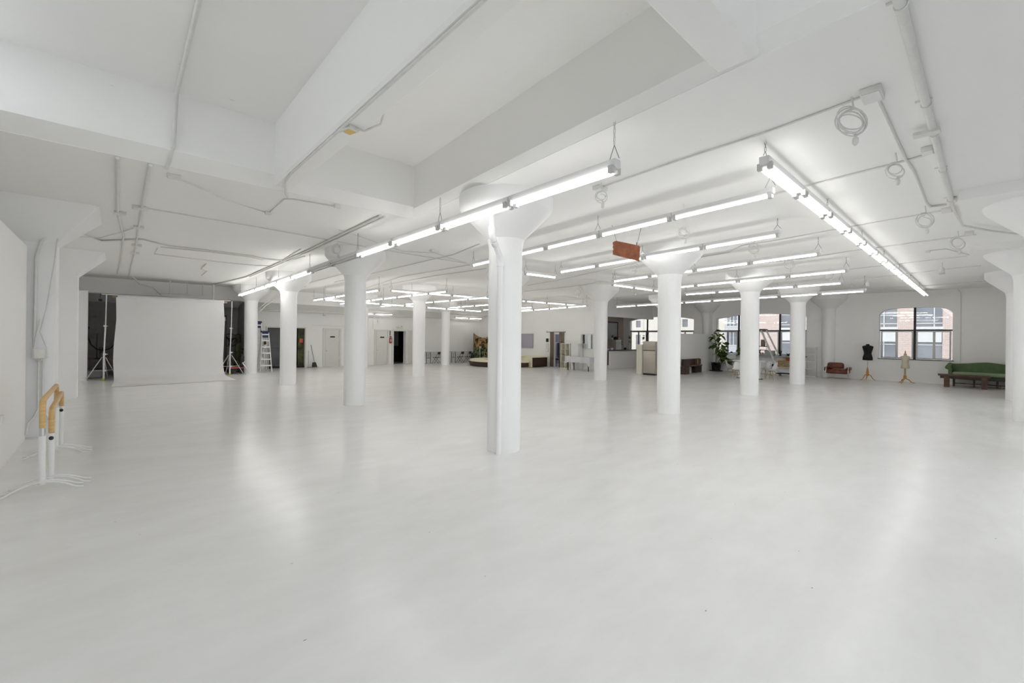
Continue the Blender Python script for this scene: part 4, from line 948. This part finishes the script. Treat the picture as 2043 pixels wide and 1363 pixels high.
for a in ((-.2, -.15), (.2, -.15), (-.2, .15), (.2, .15)): MB().tube((a[0], a[1], 0), (a[0], a[1], .46), .016).build('leg', 'blackmetal', t)
# cube shelf
def cube_shelf(name, label, x, y, w, h, cols, rows_, d, rz, m_='cream2', fill=()):
    t = thing(name, label, 'shelf', (x, y, 0), rz); th = .035
    MB().box(0, 0, 0, d, th, h).box(0, w-th, 0, d, w, h).build('side_panel', m_, t)
    MB().box(-.004, -.004, h-th, d, w+.004, h+.002).box(-.004, -.004, 0.001, d, w+.004, th).build('top_and_base', m_, t)
    for c_ in range(1, cols): MB().box(0.004, w*c_/cols-.01, th, d, w*c_/cols+.01, h-th).build('divider', m_, t)
    for r_ in range(1, rows_): MB().box(0.004, th, h*r_/rows_-.01, d, w-th, h*r_/rows_+.01).build('shelf_board', m_, t)
    if fill: MB().box(d-.01, .01, .01, d, w-.01, h-.01).build('back_panel', m_, t)
    return t
M['cream2'] = mat('cream_shelf_laminate', (.72, .70, .60), .5, var=.03)
cube_shelf('cube_shelf', 'cream two by four cube shelf standing before the curtained doorway', 21.99, 18.42, .80, 1.66, 2, 4, .38, 0)
t = thing('white_cabinet', 'tall plain white cabinet beside the cube shelf', 'cabinet', (22.05, 17.78, 0)); MB().rbox(0, 0, 0, .5, .60, 1.66, .01).build('body', 'white', t); MB().box(-.015, .02, .03, 0, .58, 1.63).build('door', 'white', t)
tag(MB().rbox(22.05, 18.87, .845, 22.27, 19.12, .92, .01).build('brown_box', 'cardboard'), 'small brown box in the cube shelf', 'box')
# table under white cloth
t = thing('covered_table', 'long table on black legs beside the cube shelf', 'table', (21.5, 16.18, 0))
MB().rbox(-.36, 0, .80, .36, 1.85, .84, .01).build('tabletop', 'white', t)
for x in (-.30, .30):
    for y in (.10, 1.72): MB().box(x-.022, y-.022, 0, x+.022, y+.022, .80).build('leg', 'black', t)
t2 = MB(); R = []
N = 64
def rr_(u, e):   # rounded-rect loop around the table
    per = 2*(.76+1.9); s_ = u*per
    for (dx, dy, ln, ox, oy) in ((0, 1, 1.9, -.38, -.02), (1, 0, .76, -.38, 1.88), (0, -1, 1.9, .38, 1.88), (-1, 0, .76, .38, -.02)):
        if s_ <= ln: return ox+dx*s_, oy+dy*s_, (-dy, dx)
        s_ -= ln
    return -.38, -.02, (-1, 0)
for v, drop in ((0, .845), (.2, .80), (.5, .66), (1, .50)):
    L_ = []
    for i in range(N):
        x, y, nrm = rr_(i/N, 0); k = .05*v*(1+.8*sin(i*1.9))+.004
        cxx, cyy = (x)/.38, (y-.93)/.95
        corner = max(0, abs(cxx)+abs(cyy)-1.75)
        z = drop-(corner*1.1*v if v else 0)
        L_.append((21.5+x+(x/.38)*k, 16.18+y+(y-.93)/.95*k, z))
    R.append(L_)
t2.rings(R, False, True); t2.add([(p[0], p[1], .845) for p in R[0]], [tuple(range(N))])
o = t2.build('tablecloth', 'cloth'); tag(o, 'white cloth draped over the long table with black legs', 'tablecloth')
t = thing('wall_mirror', 'large framed mirror on the far wall above the covered table', 'mirror', (XF-.02, 17.05, 0)); MB().box(-.012, 0, 1.36, -.002, .90, 2.26).build('mirror_glass', 'mirror', t)
MB().box(-.03, -.03, 1.36, .01, 0, 2.26).box(-.03, .90, 1.36, .01, .94, 2.26).box(-.033, -.03, 2.26, .01, .94, 2.3).box(-.033, -.03, 1.32, .01, .94, 1.36).build('frame', 'alu', t)
MB().box(-.03, .42, 1.36, -.0, .45, 2.26).build('centre_bar', 'alu', t)
#@@KITCHEN
# ------------------------------------------------------------------ kitchen
t = thing('kitchen_counter', 'grey-white kitchen half wall with dark worktop under the soffit', 'counter', (0, 0, 0))
MB().box(23.75, 16.62, 0, 28.3, 16.98, 1.20).build('half_wall', 'wall', t); MB().rbox(23.62, 16.52, 1.20, 28.4, 17.35, 1.255, .01).build('worktop', 'counter', t)
MB().box(23.66, 16.6, .28, 23.74, 16.98, 1.18).build('red_end_board', 'brownboard', t)
t = thing('tall_cabinet', 'taupe cabinet standing at the back of the kitchen', 'cabinet', (26.1, 18.3, 0)); MB().rbox(0, 0, 0, .95, .6, 1.93, .01).build('body', 'taupebox', t)
t = thing('white_appliance', 'white tall appliance beside the taupe kitchen cabinet', 'appliance', (27.08, 18.3, 0)); MB().rbox(0, 0, 0, .68, .6, 1.66, .02).build('lower_body', 'white', t); MB().rbox(0, 0, 1.68, .68, .6, 1.93, .02).build('upper_drawer', 'white', t)
t = thing('toaster', 'small dark red rounded appliance on top of the white one', 'appliance', (27.4, 18.5, 1.932)); MB().rbox(-.23, -.15, 0, .23, .15, .22, .09).build('body', 'bookred', t); MB().cbox(.1, -.155, .1, .12, .02, .12).build('dial', 'white', t)
def leafy(mb, cx, cy, cz, n, r, h, rnd, droop=.3, w=.10):
    for i in range(n):
        a = rnd.random()*2*pi; l = r*(.6+.5*rnd.random()); up = h*(.3+.8*rnd.random()); P = []
        for k in range(5):
            u = k/4; P.append((cx+l*u*cos(a), cy+l*u*sin(a), cz+up*u-droop*l*u*u))
        wv = [.15, .8, 1, .7, .05]; A = []; B = []
        for p, q in zip(P, wv): A.append((p[0]-sin(a)*w*q, p[1]+cos(a)*w*q, p[2])); B.append((p[0]+sin(a)*w*q, p[1]-cos(a)*w*q, p[2]))
        o_ = len(mb.v); mb.v += A+B; mb.f += [(o_+k, o_+k+1, o_+k+6, o_+k+5) for k in range(4)]; mb.sm += [True]*4
    return mb
def small_plant(x, y, z, r, h, label, pot='white', leaf='leafdk', pr=.09, ph=.14, n=16, w=.04, cat='plant'):
    t = thing('potted_plant', label, cat, (x, y, z))
    MB().lathe([(pr*.75, 0), (pr, ph), (pr*.9, ph-.01)], n=14).build('pot', pot, t)
    leafy(MB(), 0, 0, ph-.02, n, r, h, random.Random(int(x*37+y*11)), .5, w).build('leaves', leaf, t)
small_plant(26.85, 18.5, 1.932, .18, .40, 'spiky green plant in a white pot on the taupe kitchen cabinet', n=22, w=.02)
t = thing('dish_rack', 'dark two-tier wall rack in the kitchen corner', 'rack', (28.35, 18.9, 1.55)); 
for z in (0, .17): MB().box(-.35, -.12, z, .35, .28, z+.03).build('tier', 'blackmetal', t); MB().rbox(-.30, -.10, z+.03, .28, .2, z+.12, .03).build('dishes', 'elevgreen', t)
for k, (x, y, m_, lb, s_) in enumerate(((23.9, 16.75, 'doorwhite', 'white mug at the left end of the kitchen worktop', .06), (24.25, 16.72, 'white', 'white bowl beside the mug on the kitchen worktop', .09), (28.0, 16.9, 'white', 'white canister on the kitchen worktop near the window', .13), (26.2, 16.95, 'black', 'dark kettle on the kitchen worktop', .09))):
    t = thing(['mug', 'bowl', 'canister', 'kettle'][k], lb, 'kitchenware', (x, y, 1.256)); MB().lathe([(s_*.7, 0), (s_, s_*.7), (s_*.95, s_*1.5)], n=14).build('body', m_, t)
for y, lb, x in ((18.45, 'trailing green plant hanging at the left side of the kitchen window', 29.1), (17.15, 'trailing green plant hanging before the kitchen window mullion', 28.9)):
    t = thing('hanging_plant', lb, 'plant', (x, y, 2.0)); MB().lathe([(.05, 0), (.09, .12), (.09, .14)], n=12).build('pot', 'terra', t)
    MB().path([(0, 0, .12), (0, 0, 3.3-2.0+.2)], .006, 5).build('cord', 'beige', t)
    m = MB(); rd = random.Random(int(y*10))
    for i in range(26): leafy(m, (rd.random()-.5)*.16, (rd.random()-.5)*.2, .3-rd.random()*.75, 2, .10, .05, rd, .8, .035)
    m.build('trailing_leaves', 'leafdk', t)
t = thing('kitchen_door', 'tall grey cupboard panel at the back of the kitchen', 'cupboard', (26.9, 19.13, 0)); MB().box(0, 0, 0, 1.55, .06, 3.2).build('panel', 'greypanel', t); MB().box(1.55, -.02, 0, 1.63, .07, 3.28).box(-.1, -.02, 3.2, 1.63, .07, 3.28).build('frame', 'brownboard', t)
t = thing('cream_cupboard', 'narrow cream cupboard standing left of the refrigerator', 'cupboard', (22.0, 13.14, 0)); MB().rbox(0, 0, 0, .7, .36, 1.70, .01).build('body', 'cream2', t); MB().box(-.012, .015, .03, 0, .345, 1.67).build('door', 'cream2', t)
t = thing('refrigerator', 'beige metallic two-door refrigerator beside the column', 'refrigerator', (22.05, 12.36, 0))
MB().rbox(.05, 0, .06, .72, .76, 1.88, .015).build('body', 'steel', t); MB().rbox(-.01, 0, 1.38, .05, .76, 1.89, .015).build('freezer_door', 'steel', t); MB().box(.0, .01, 1.355, .05, .75, 1.38).build('door_gap', 'black', t); MB().rbox(-.01, 0, .09, .05, .76, 1.355, .015).build('lower_door', 'steel', t)
MB().box(.03, .01, 0, .70, .75, .08).build('kick_plate', 'black', t)
for z0, z1 in ((1.42, 1.62), (1.05, 1.30)): MB().box(-.035, .05, z0, -.008, .075, z1).build('handle', 'steel', t)
# ------------------------------------------------------------------ partition, bench, fig tree
struct(MB().box(23.85, 12.16, 0, 28.75, 12.28, 2.36).build('wall_partition_low', 'wall'))
t = thing('wooden_bench', 'rough dark wooden bench with plank sides against the white partition', 'bench', (0, 0, 0))
MB().box(24.06, 11.64, 0, 24.68, 11.72, .86).build('left_board', 'walnut', t)
MB().rbox(24.66, 11.70, .42, 26.50, 12.02, .50, .01).build('seat', 'tabwood', t)
MB().box(24.65, 12.02, .46, 26.88, 12.10, .84).build('back_board', 'walnut', t)
MB().box(25.95, 11.90, 0, 26.86, 12.02, .42).build('right_leg_board', 'brownboard', t); MB().box(24.1, 11.74, 0, 24.66, 12.0, .42).build('left_leg_block', 'walnut', t)
MB().box(26.10, 11.96, .50, 26.88, 12.02, .82).build('right_end_board', 'tabwood', t)
MB().box(26.38, 11.945, .50, 26.44, 11.96, .80).build('pale_strip', 'paleoak', t)
t = thing('fig_tree', 'tall fiddle leaf fig with big drooping leaves in a black pot', 'plant', (28.50, 11.70, 0))
MB().lathe([(.24, .03), (.30, .50), (.33, .50), (.33, .56), (.29, .56), (.27, .48)], n=24).build('pot', 'pot', t); MB().lathe([(.36, 0), (.40, .05), (.37, .06)], n=24).build('saucer', 'pot', t)
tr = MB()
tr.path([(-.02, .02, .45), (.02, -.02, 1.0), (.06, .02, 1.5), (.05, .10, 2.0), (.0, .15, 2.4)], [.045, .04, .03, .022, .015], 8)
tr.path([(.05, -.0, 1.35), (-.02, -.25, 1.75), (-.05, -.42, 1.95)], [.025, .02, .012], 7)
tr.path([(.04, .05, 1.7), (-.1, .45, 1.95), (-.12, .80, 1.9)], [.022, .018, .01], 7)
tr.path([(-.05, -.05, .5), (-.1, -.4, .95), (-.14, -.55, 1.2)], [.025, .018, .01], 7)
tr.path([(-.05, -.03, .8), (-.12, -.35, 1.5), (-.1, -.40, 1.75)], [.025, .018, .01], 7)
tr.build('trunk', 'bark', t)
def figleaf(mb, p, d, L, W, rnd):
    """one broad wavy leaf from p along direction d"""
    n = 6; ax = math.sqrt(sum(c_*c_ for c_ in d)); d = [c_/ax for c_ in d]
    s_ = [-d[1], d[0], 0]; l = math.hypot(*s_[:2]) or 1; s_ = [c_/l for c_ in s_]
    tw = rnd.uniform(-.9, .9); s_ = [s_[0]*cos(tw), s_[1]*cos(tw), sin(tw)]
    A, C, B = [], [], []
    for k in range(n+1):
        u = k/n; w = W*(sin(pi*min(1, u*.92+.06))**.8)*(.62+.5*u); z = -.35*L*u*u
        q = [p[i]+d[i]*L*u for i in range(3)]; q[2] += z
        wav = .08*W*sin(u*9+tw*5)
        A.append((q[0]-s_[0]*w, q[1]-s_[1]*w, q[2]-s_[2]*w+.18*w+wav)); C.append(tuple(q)); B.append((q[0]+s_[0]*w, q[1]+s_[1]*w, q[2]+s_[2]*w+.18*w-wav))
    o_ = len(mb.v); mb.v += A+C+B; m_ = n+1
    for k in range(n):
        mb.f += [(o_+k, o_+k+1, o_+m_+k+1, o_+m_+k), (o_+m_+k, o_+m_+k+1, o_+2*m_+k+1, o_+2*m_+k)]; mb.sm += [True, True]
rd = random.Random(5); fl = MB()
def cluster(cx, cy, cz, n, sp, L=(.20, .32)):
    for i in range(n):
        p = (cx+rd.uniform(-sp, sp)*.6, cy+rd.uniform(-sp, sp), cz+rd.uniform(-sp, sp))
        a = rd.uniform(0, 2*pi); l = rd.uniform(*L); figleaf(fl, p, (cos(a)*.8, sin(a), rd.uniform(-.7, .8)), l, l*.36, rd)
cluster(0, .08, 2.40, 10, .15, (.25, .38)); cluster(-.05, -.10, 2.2, 7, .20, (.25, .38)); cluster(-.1, .65, 1.98, 9, .13, (.2, .3)); cluster(0, .35, 2.15, 7, .15, (.2, .32))
cluster(.0, .15, 1.68, 12, .17, (.24, .36)); cluster(-.05, -.30, 1.85, 8, .17, (.26, .4)); cluster(-.1, -.42, 1.45, 22, .24, (.28, .42)); cluster(-.15, -.62, 1.12, 18, .24, (.28, .42)); cluster(-.12, -.48, .85, 20, .22, (.28, .4)); cluster(-.12, -.75, .75, 12, .16, (.28, .4)); cluster(-.05, -.75, 1.75, 3, .1)
fl.build('leaves', 'leaf', t)
tag(MB().tube((28.80, 12.02, 0), (28.80, 12.02, 1.75), .010, 6).build('black_rod', 'blackmetal'), 'thin black rod upright at the end of the white partition', 'rod')
# ------------------------------------------------------------------ window ledge and its things
t = thing('window_ledge', 'long grey ledge shelf on a low wall beneath the middle window', 'ledge', (0, 0, 0))
MB().box(29.12, 6.95, 0, XW-.01, 12.08, 1.04).build('low_wall', 'wall', t); MB().rbox(28.72, 6.95, 1.04, XW-.01, 12.05, 1.10, .01).build('ledge_board', 'greypanel', t)
t = thing('wall_shelf', 'low white shelf running under the window ledge', 'shelf', (0, 0, 0)); MB().box(28.76, 7.1, .43, 29.1, 8.85, .47).build('board', 'white', t)
for y in (7.3, 8.6): MB().prism([(28.85, .43), (29.1, .43), (29.1, .25)], y-.015, y+.015, 'y').build('bracket', 'white', t)
t = thing('radio_cabinet', 'wooden box radio with patterned front on the low shelf', 'radio', (28.80, 7.30, .472)); MB().rbox(0, 0, 0, .30, .98, .36, .015).build('case', 'oak', t); MB().box(-.01, .05, .04, .01, .90, .28).build('front_cloth', 'radio', t)
t = thing('terracotta_planter', 'terracotta pot with a small bush on top of the radio', 'plant', (28.95, 7.75, .835)); MB().lathe([(.13, 0), (.17, .24), (.18, .24), (.18, .27), (.15, .27)], n=16).build('pot', 'terra', t)
leafy(MB(), 0, 0, .25, 40, .22, .28, random.Random(3), .5, .04).build('leaves', 'leafdk', t)
t = thing('book_stack', 'dark red books lying on the left of the low shelf', 'books', (28.95, 8.5, .472)); MB().rbox(-.12, -.22, 0, .12, .24, .07, .01).build('lower_book', 'bookred', t); MB().rbox(-.10, -.20, .072, .12, .20, .13, .01).build('upper_book', 'black', t)
small_plant(28.9, 8.2, 1.102, .16, .26, 'small dark plant on the window ledge right of the ladder', 'pot', n=12)
small_plant(28.88, 7.65, 1.102, .10, .12, 'tiny pale potted plant at the right end of the window ledge', 'white', n=8, pr=.06, ph=.10)
t = thing('laptop_stand', 'grey box on the window ledge seen through the ladder', 'box', (28.95, 8.75, 1.102)); MB().rbox(-.15, -.25, 0, .2, .25, .30, .03).build('body', 'sage', t)
t = thing('stacked_kit', 'dark shelf unit with jars on the window ledge left of the ladder', 'shelf', (29.0, 9.15, 1.102)); MB().box(-.12, -.25, .52, .15, .25, .56).box(-.12, -.25, .30, .15, .25, .33).build('tier', 'blackmetal', t)
for k, (yy, m_) in enumerate(((-.15, 'black'), (0, 'sage'), (.14, 'terra'))): MB().lathe([(.05, 0), (.055, .14), (.03, .18)], 0, yy, 10).build('jar', m_, t)
MB().tube((-.1, -.24, 0), (-.1, -.24, .6), .012).tube((-.1, .24, 0), (-.1, .24, .6), .012).build('post', 'blackmetal', t)
MB().rbox(-.05, -.12, .56, .1, .1, .95, .02).build('dark_case', 'taupebox', t)
# aluminium platform ladder
t = thing('platform_ladder', 'tall aluminium ladder leaning in front of the middle window', 'ladder', (0, 0, 0))
for dx in (0, .42):
    MB().path([(28.3-dx*.3, 9.0+dx*0, 2.62), (28.28-dx*.3, 7.98, .02)], .035, 4).build('front_rail', 'alu', t)
    MB().path([(28.55-dx*.3, 8.80, 2.60), (28.62-dx*.3, 8.16, 1.15)], .028, 4).build('rear_rail', 'alu', t)
for i in range(8):
    f = (i+.7)/8.4; MB().cbox(28.23, 7.98+1.02*f, 2.60*f, .15, .09, .03).build('tread', 'alu', t)
MB().rbox(28.05, 8.76, 2.62, 28.6, 9.25, 2.68, .01).build('top_platform', 'blackmetal', t)
t = thing('furniture_dolly', 'grey four-wheeled dolly on the floor at the ladder foot', 'dolly', (28.1, 7.72, 0)); MB().rbox(-.3, -.36, .12, .3, .36, .17, .01).build('deck', 'blackmetal', t)
for x in (-.24, .24):
    for y in (-.28, .28): MB().path([(x-.02, y, .06), (x+.02, y, .06)], .058, 12).build('wheel', 'socket', t)
# dining table and chairs
t = thing('dining_table', 'white dining table on a flared pedestal, partly behind a column', 'table', (24.6, 8.45, 0))
MB().lathe([(.75, .90), (.78, .92), (.76, .95)], n=36, ex=.75, ey=1.05).build('tabletop', 'shell', t)
MB().lathe([(.13, 0.03), (.09, .1), (.10, .62), (.14, .90)], 0, .40, 16).build('pedestal', 'shell', t); MB().lathe([(.13, 0.03), (.09, .1), (.10, .62), (.14, .90)], 0, -.50, 16).build('pedestal', 'shell', t)
MB().lathe([(.16, 0), (.15, .03)], 0, .42, 14).build('foot_pad', 'black', t); MB().lathe([(.16, 0), (.15, .03)], 0, -.55, 14).build('foot_pad', 'black', t)
t = thing('oval_disc', 'pale grey-green oval tray on edge behind the dining table', 'disc', (25.3, 9.55, .952)); MB().prism([(.27*cos(2*pi*i/28), .15+.15*sin(2*pi*i/28)) for i in range(28)], -.012, .012, 'x').build('disc', 'sage', t)  # made-up stand-in for an unidentified grey-green rounded shape
def shell_chair():
    t = thing('shell_chair', 'x', 'chair', (0, 0, 0), 0, 'white moulded chairs round the dining table')
    R = []
    for v, (z, y0, w, d) in enumerate(((.50, .24, .20, .0), (.47, .20, .22, .02), (.455, .05, .235, .05), (.47, -.10, .23, .07), (.56, -.19, .22, .07), (.70, -.23, .215, .06), (.84, -.255, .19, .04), (.90, -.265, .10, .02))):
        R.append([(w*k/5, y0+(abs(k/5)**2)*(d if v > 3 else 0), z+(abs(k/5)**2)*(d*1.3 if v <= 3 else 0)) for k in range(-5, 6)])
    MB().rings(R, False, True, False).rings([[(x, y-.008, z-.010) for x, y, z in r] for r in R], False, True, False).build('seat_shell', 'shell', t)
    for sx in (-1, 1):
        for sy in (-1, 1): MB().path([(sx*.11, sy*.10, .43), (sx*.24, sy*.22, 0)], [.016, .010], 8).build('leg', 'paleoak', t)
    MB().path([(-.11, -.10, .42), (.11, .10, .42)], .006, 5).build('brace', 'blackmetal', t); MB().path([(-.17, -.16, .22), (.17, .16, .22)], .005, 5).build('brace', 'blackmetal', t); MB().path([(.11, -.10, .42), (-.11, .10, .42)], .006, 5).build('brace', 'blackmetal', t); MB().path([(.17, -.16, .22), (-.17, .16, .22)], .005, 5).build('brace', 'blackmetal', t)
    return t
sc = shell_chair(); sc.location = (25.35, 9.62, 0); sc.rotation_euler.z = pi+.5; sc['label'] = 'white shell chair with wooden legs at the left end of the dining table'
dup(sc, (25.7, 7.95, 0), -.35, 'white shell chair at the right end of the table, farther back')
dup(sc, (24.95, 7.45, 0), -.15, 'white shell chair at the right end of the table, nearer the camera')
dup(sc, (23.95, 8.75, 0), pi/2+.1, 'white shell chair in front of the dining table, mostly behind the column')
t = thing('monstera_plant', 'bushy green monstera in a dark pot standing on the dining table', 'plant', (24.95, 8.80, .952)); MB().lathe([(.08, 0), (.10, .16), (.11, .17)], n=14).build('pot', 'brownboard', t)
fl = MB(); rd = random.Random(9)
for i in range(26):
    a = rd.uniform(0, 2*pi); h = rd.uniform(.25, .60); rr2 = rd.uniform(.05, .26); figleaf(fl, (rr2*cos(a), rr2*sin(a), h), (cos(a), sin(a), rd.uniform(-.2, .5)), .20, .085, rd)
fl.build('leaves', 'leafdk', t)
st = MB()
for i in range(7): a = i*.9; st.path([(0, 0, .15), (.12*cos(a), .12*sin(a), .38)], .006, 5)
st.build('stems', 'leafdk', t)
small_plant(28.85, 9.3, 1.102, .16, .34, 'slim pale green plant on the window ledge beside the right column edge', 'white', n=14, w=.03)
small_plant(25.6, 8.15, .952, .12, .30, 'upright variegated plant on the right side of the dining table', 'white', 'leaf', n=12, w=.025) if False else None
# open shelf near the pilaster
cube_shelf('open_shelf', 'open white four-tier shelf standing right of the column by the window wall', 28.72, 6.38, .62, 1.69, 1, 4, .36, 0, 'white')
# ------------------------------------------------------------------ armchair
t = thing('armchair', 'brown leather low armchair with tubular chrome frame', 'armchair', (28.55, 5.35, 0))
m = MB().rbox(-.32, -.50, .28, .38, .50, .50, .12, 4); m.build('seat_tub', 'leather', t)
MB().rbox(.16, -.22, .48, .40, .52, .86, .13, 4).build('back_cushion', 'leather', t)
MB().rbox(-.30, -.54, .46, .40, -.40, .64, .05, 3).build('arm_pad', 'leather', t); MB().rbox(-.30, .40, .40, .40, .56, .62, .06, 3).build('arm_pad', 'leather', t)
MB().lathe([(.0, .50), (.24, .505), (.28, .53), (.24, .555), (0, .56)], -.05, -.10, 20, .8, 1.15).build('seat_pad', 'seatpad', t)
for y in (-.50, .46):
    P = [(.38, y, .02), (-.30, y, .02)]+[(-.30-.05*sin(a), y, .07-.05*cos(a)) for a in (pi/4, pi/2)]+[(-.35, y, .50), (-.30, y, .62), (-.1, y, .66)]
    MB().path(P, .020, 10).build('chrome_frame', 'chrome', t)
MB().path([(.36, -.50, .02), (.36, .46, .02)], .018, 8).build('rear_bar', 'chrome', t)
# ------------------------------------------------------------------ dress forms
def dress_form(x, y, z0, z1, m, label, rz, pole, base, cap=None, s=1.0, hub=.42):
    t = thing('dress_form', label, 'dress form', (x, y, 0), rz, None)
    H = z1-z0; R = []
    prof = [(0, .185, .13), (.04, .20, .14), (.18, .195, .145), (.34, .160, .12), (.42, .148, .112), (.55, .165, .13), (.68, .195, .15), (.78, .215, .14), (.85, .225, .115), (.89, .18, .09), (.915, .085, .075), (.93, .07, .066), (1.0, .066, .062)]
    for f, a, b in prof: R.append([(a*s*cos(2*pi*j/28), b*s*sin(2*pi*j/28)+(.012 if .5 < f < .8 else 0), z0+H*f) for j in range(28)])
    MB().rings(R, True, True).build('torso', m, t)
    if cap: MB().lathe([(.065, z1), (.065, z1+.025), (.03, z1+.035), (.018, z1+.07), (.03, z1+.10), (.008, z1+.20)], n=14).build('neck_cap', cap, t)
    MB().tube((0, 0, hub), (0, 0, z0+.02), .014 if pole == 'chrome' else .034, 10).build('pole', pole, t)
    if pole == 'chrome': MB().lathe([(.045, hub-.22), (.06, hub-.15), (.055, hub+.0), (.035, hub+.16), (.028, hub+.22)], n=16).build('turned_post', base, t)
    else: MB().lathe([(.06, hub-.14), (.065, hub-.05), (.05, hub+.02)], n=16).build('turned_post', base, t)
    for k in range(3):
        a = pi/2+k*2*pi/3+.4
        MB().path([(.04*cos(a), .04*sin(a), hub-.14), (.14*cos(a), .14*sin(a), hub-.18), (.22*cos(a), .22*sin(a), (hub-.14)*.35), (.30*cos(a), .30*sin(a), .03), (.35*cos(a), .35*sin(a), .02)], [.024, .024, .020, .016, .02], 8).build('leg', base, t)
dress_form(28.85, 4.15, 1.04, 1.88, 'blackcloth', 'black dress form on an orange turned wooden tripod base', -pi/2-.1, 'chrome', 'oak', None, 1.05, .44)
dress_form(28.45, 2.66, .72, 1.40, 'bisque', 'smaller natural linen dress form with a wooden neck cap below the window', -pi/2+.35, 'paleoak', 'oak', 'oak', .82, .36)
# ------------------------------------------------------------------ sofa and coffee table
t = thing('sofa', 'green camelback sofa with scrolled arm against the window wall', 'sofa', (0, 0, 0))
def backtop(y): return 1.02+.10*math.exp(-((y+.02)/.55)**2)
ys = [1.15-2.30*i/28 for i in range(29)]
poly = [(y, .52) for y in (ys[0], ys[-1])]; top = [(y, backtop(y)) for y in reversed(ys)]
MB().prism([(ys[0], .50)]+[(ys[-1], .50)]+top, 29.02, 29.24, 'x').build('backrest', 'green', t)
MB().rbox(28.42, -1.12, .50, 29.05, 1.05, .66, .06, 3).build('seat_cushion', 'greenlt', t)
MB().box(28.44, -1.14, .34, 29.2, 1.08, .50).build('apron', 'greendk', t)
for y0, sg in ((1.08, 1), (-1.14, -1)):
    m = MB(); pr = [(0, .42), (.0, .75), (.02, .86)]+[(.12+.10*cos(a), .84+.10*sin(a)) for a in [pi-.2-i*.55 for i in range(7)]]+[(.06, .72), (.10, .42)]
    m.prism([(y0-.02+sg*a_, b_) for a_, b_ in pr], 28.485, 28.60, 'x')
    A = [(28.50, y0+sg*.12, .86), (29.2, y0+sg*.06, .98)]
    m.path(A, .09, 14); m.rbox(28.50, min(y0-sg*.04, y0+sg*.10), .44, 29.15, max(y0-sg*.04, y0+sg*.10), .86, .03); m.build('scroll_arm', 'green', t)
for y in (1.0, .35, -.35, -1.1): 
    MB().box(28.48, y-.03, 0, 28.54, y+.03, .36).build('leg', 'tabwood', t)
for y in (1.0, -1.1): MB().box(29.05, y-.03, 0, 29.11, y+.03, .36).build('leg', 'tabwood', t)
MB().tube((28.51, -1.1, .15), (28.51, 1.0, .15), .018, 6).build('stretcher', 'tabwood', t)
t = thing('coffee_table', 'long heavy dark timber coffee table in front of the green sofa', 'table', (0, 0, 0))
MB().prism([(27.60, -.14), (28.16, -.15), (28.18, 1.46), (28.08, 1.50), (27.62, 1.45), (27.58, .8)], .51, .575).build('slab_top', 'tabwood', t)
MB().box(27.66, -.06, .40, 28.10, 1.40, .51).build('apron', 'brownboard', t)
for y in (.04, 1.20):
    MB().box(27.64, y-.09, 0, 27.80, y+.08, .50).build('leg', 'tabwood', t); MB().box(27.98, y-.09, 0, 28.12, y+.08, .50).build('leg', 'tabwood', t)

# ------------------------------------------------------------------ camera, sky, render look
cam = bpy.data.cameras.new('camera'); co = bpy.data.objects.new('camera', cam); COL.objects.link(co)
cam.sensor_width = 36; cam.lens = 865.1/2043*36; cam.clip_start = .05; cam.clip_end = 300
cam.shift_y = -9.1/2043; cam.shift_x = 0
from mathutils import Matrix
co.location = (0, 0, 2.05)
co.matrix_world = Matrix.Translation((0, 0, 2.05)) @ Matrix.Rotation(-.7407, 4, 'Z') @ Matrix.Rotation(pi/2, 4, 'X') @ Matrix.Rotation(.0109, 4, 'Z')
SC.camera = co
w = bpy.data.worlds.new('overcast_sky'); SC.world = w; w.use_nodes = True; nt = w.node_tree
bg = nt.nodes['Background']; bg.inputs[0].default_value = (.90, .95, 1.0, 1); bg.inputs[1].default_value = 2.4
SC.view_settings.view_transform = 'Standard'; SC.view_settings.look = 'None'; SC.view_settings.gamma = 1; SC.view_settings.use_curve_mapping = False
SC.view_settings.exposure = -.28
cy = SC.cycles
cy.use_denoising = True; cy.use_adaptive_sampling = True; cy.adaptive_threshold = .08; cy.adaptive_min_samples = 12; cy.max_bounces = 9; cy.diffuse_bounces = 9; cy.glossy_bounces = 4; cy.transmission_bounces = 4; cy.transparent_max_bounces = 12
cy.sample_clamp_indirect = 6; cy.caustics_reflective = False; cy.caustics_refractive = False
try: cy.use_light_tree = True
except Exception: pass
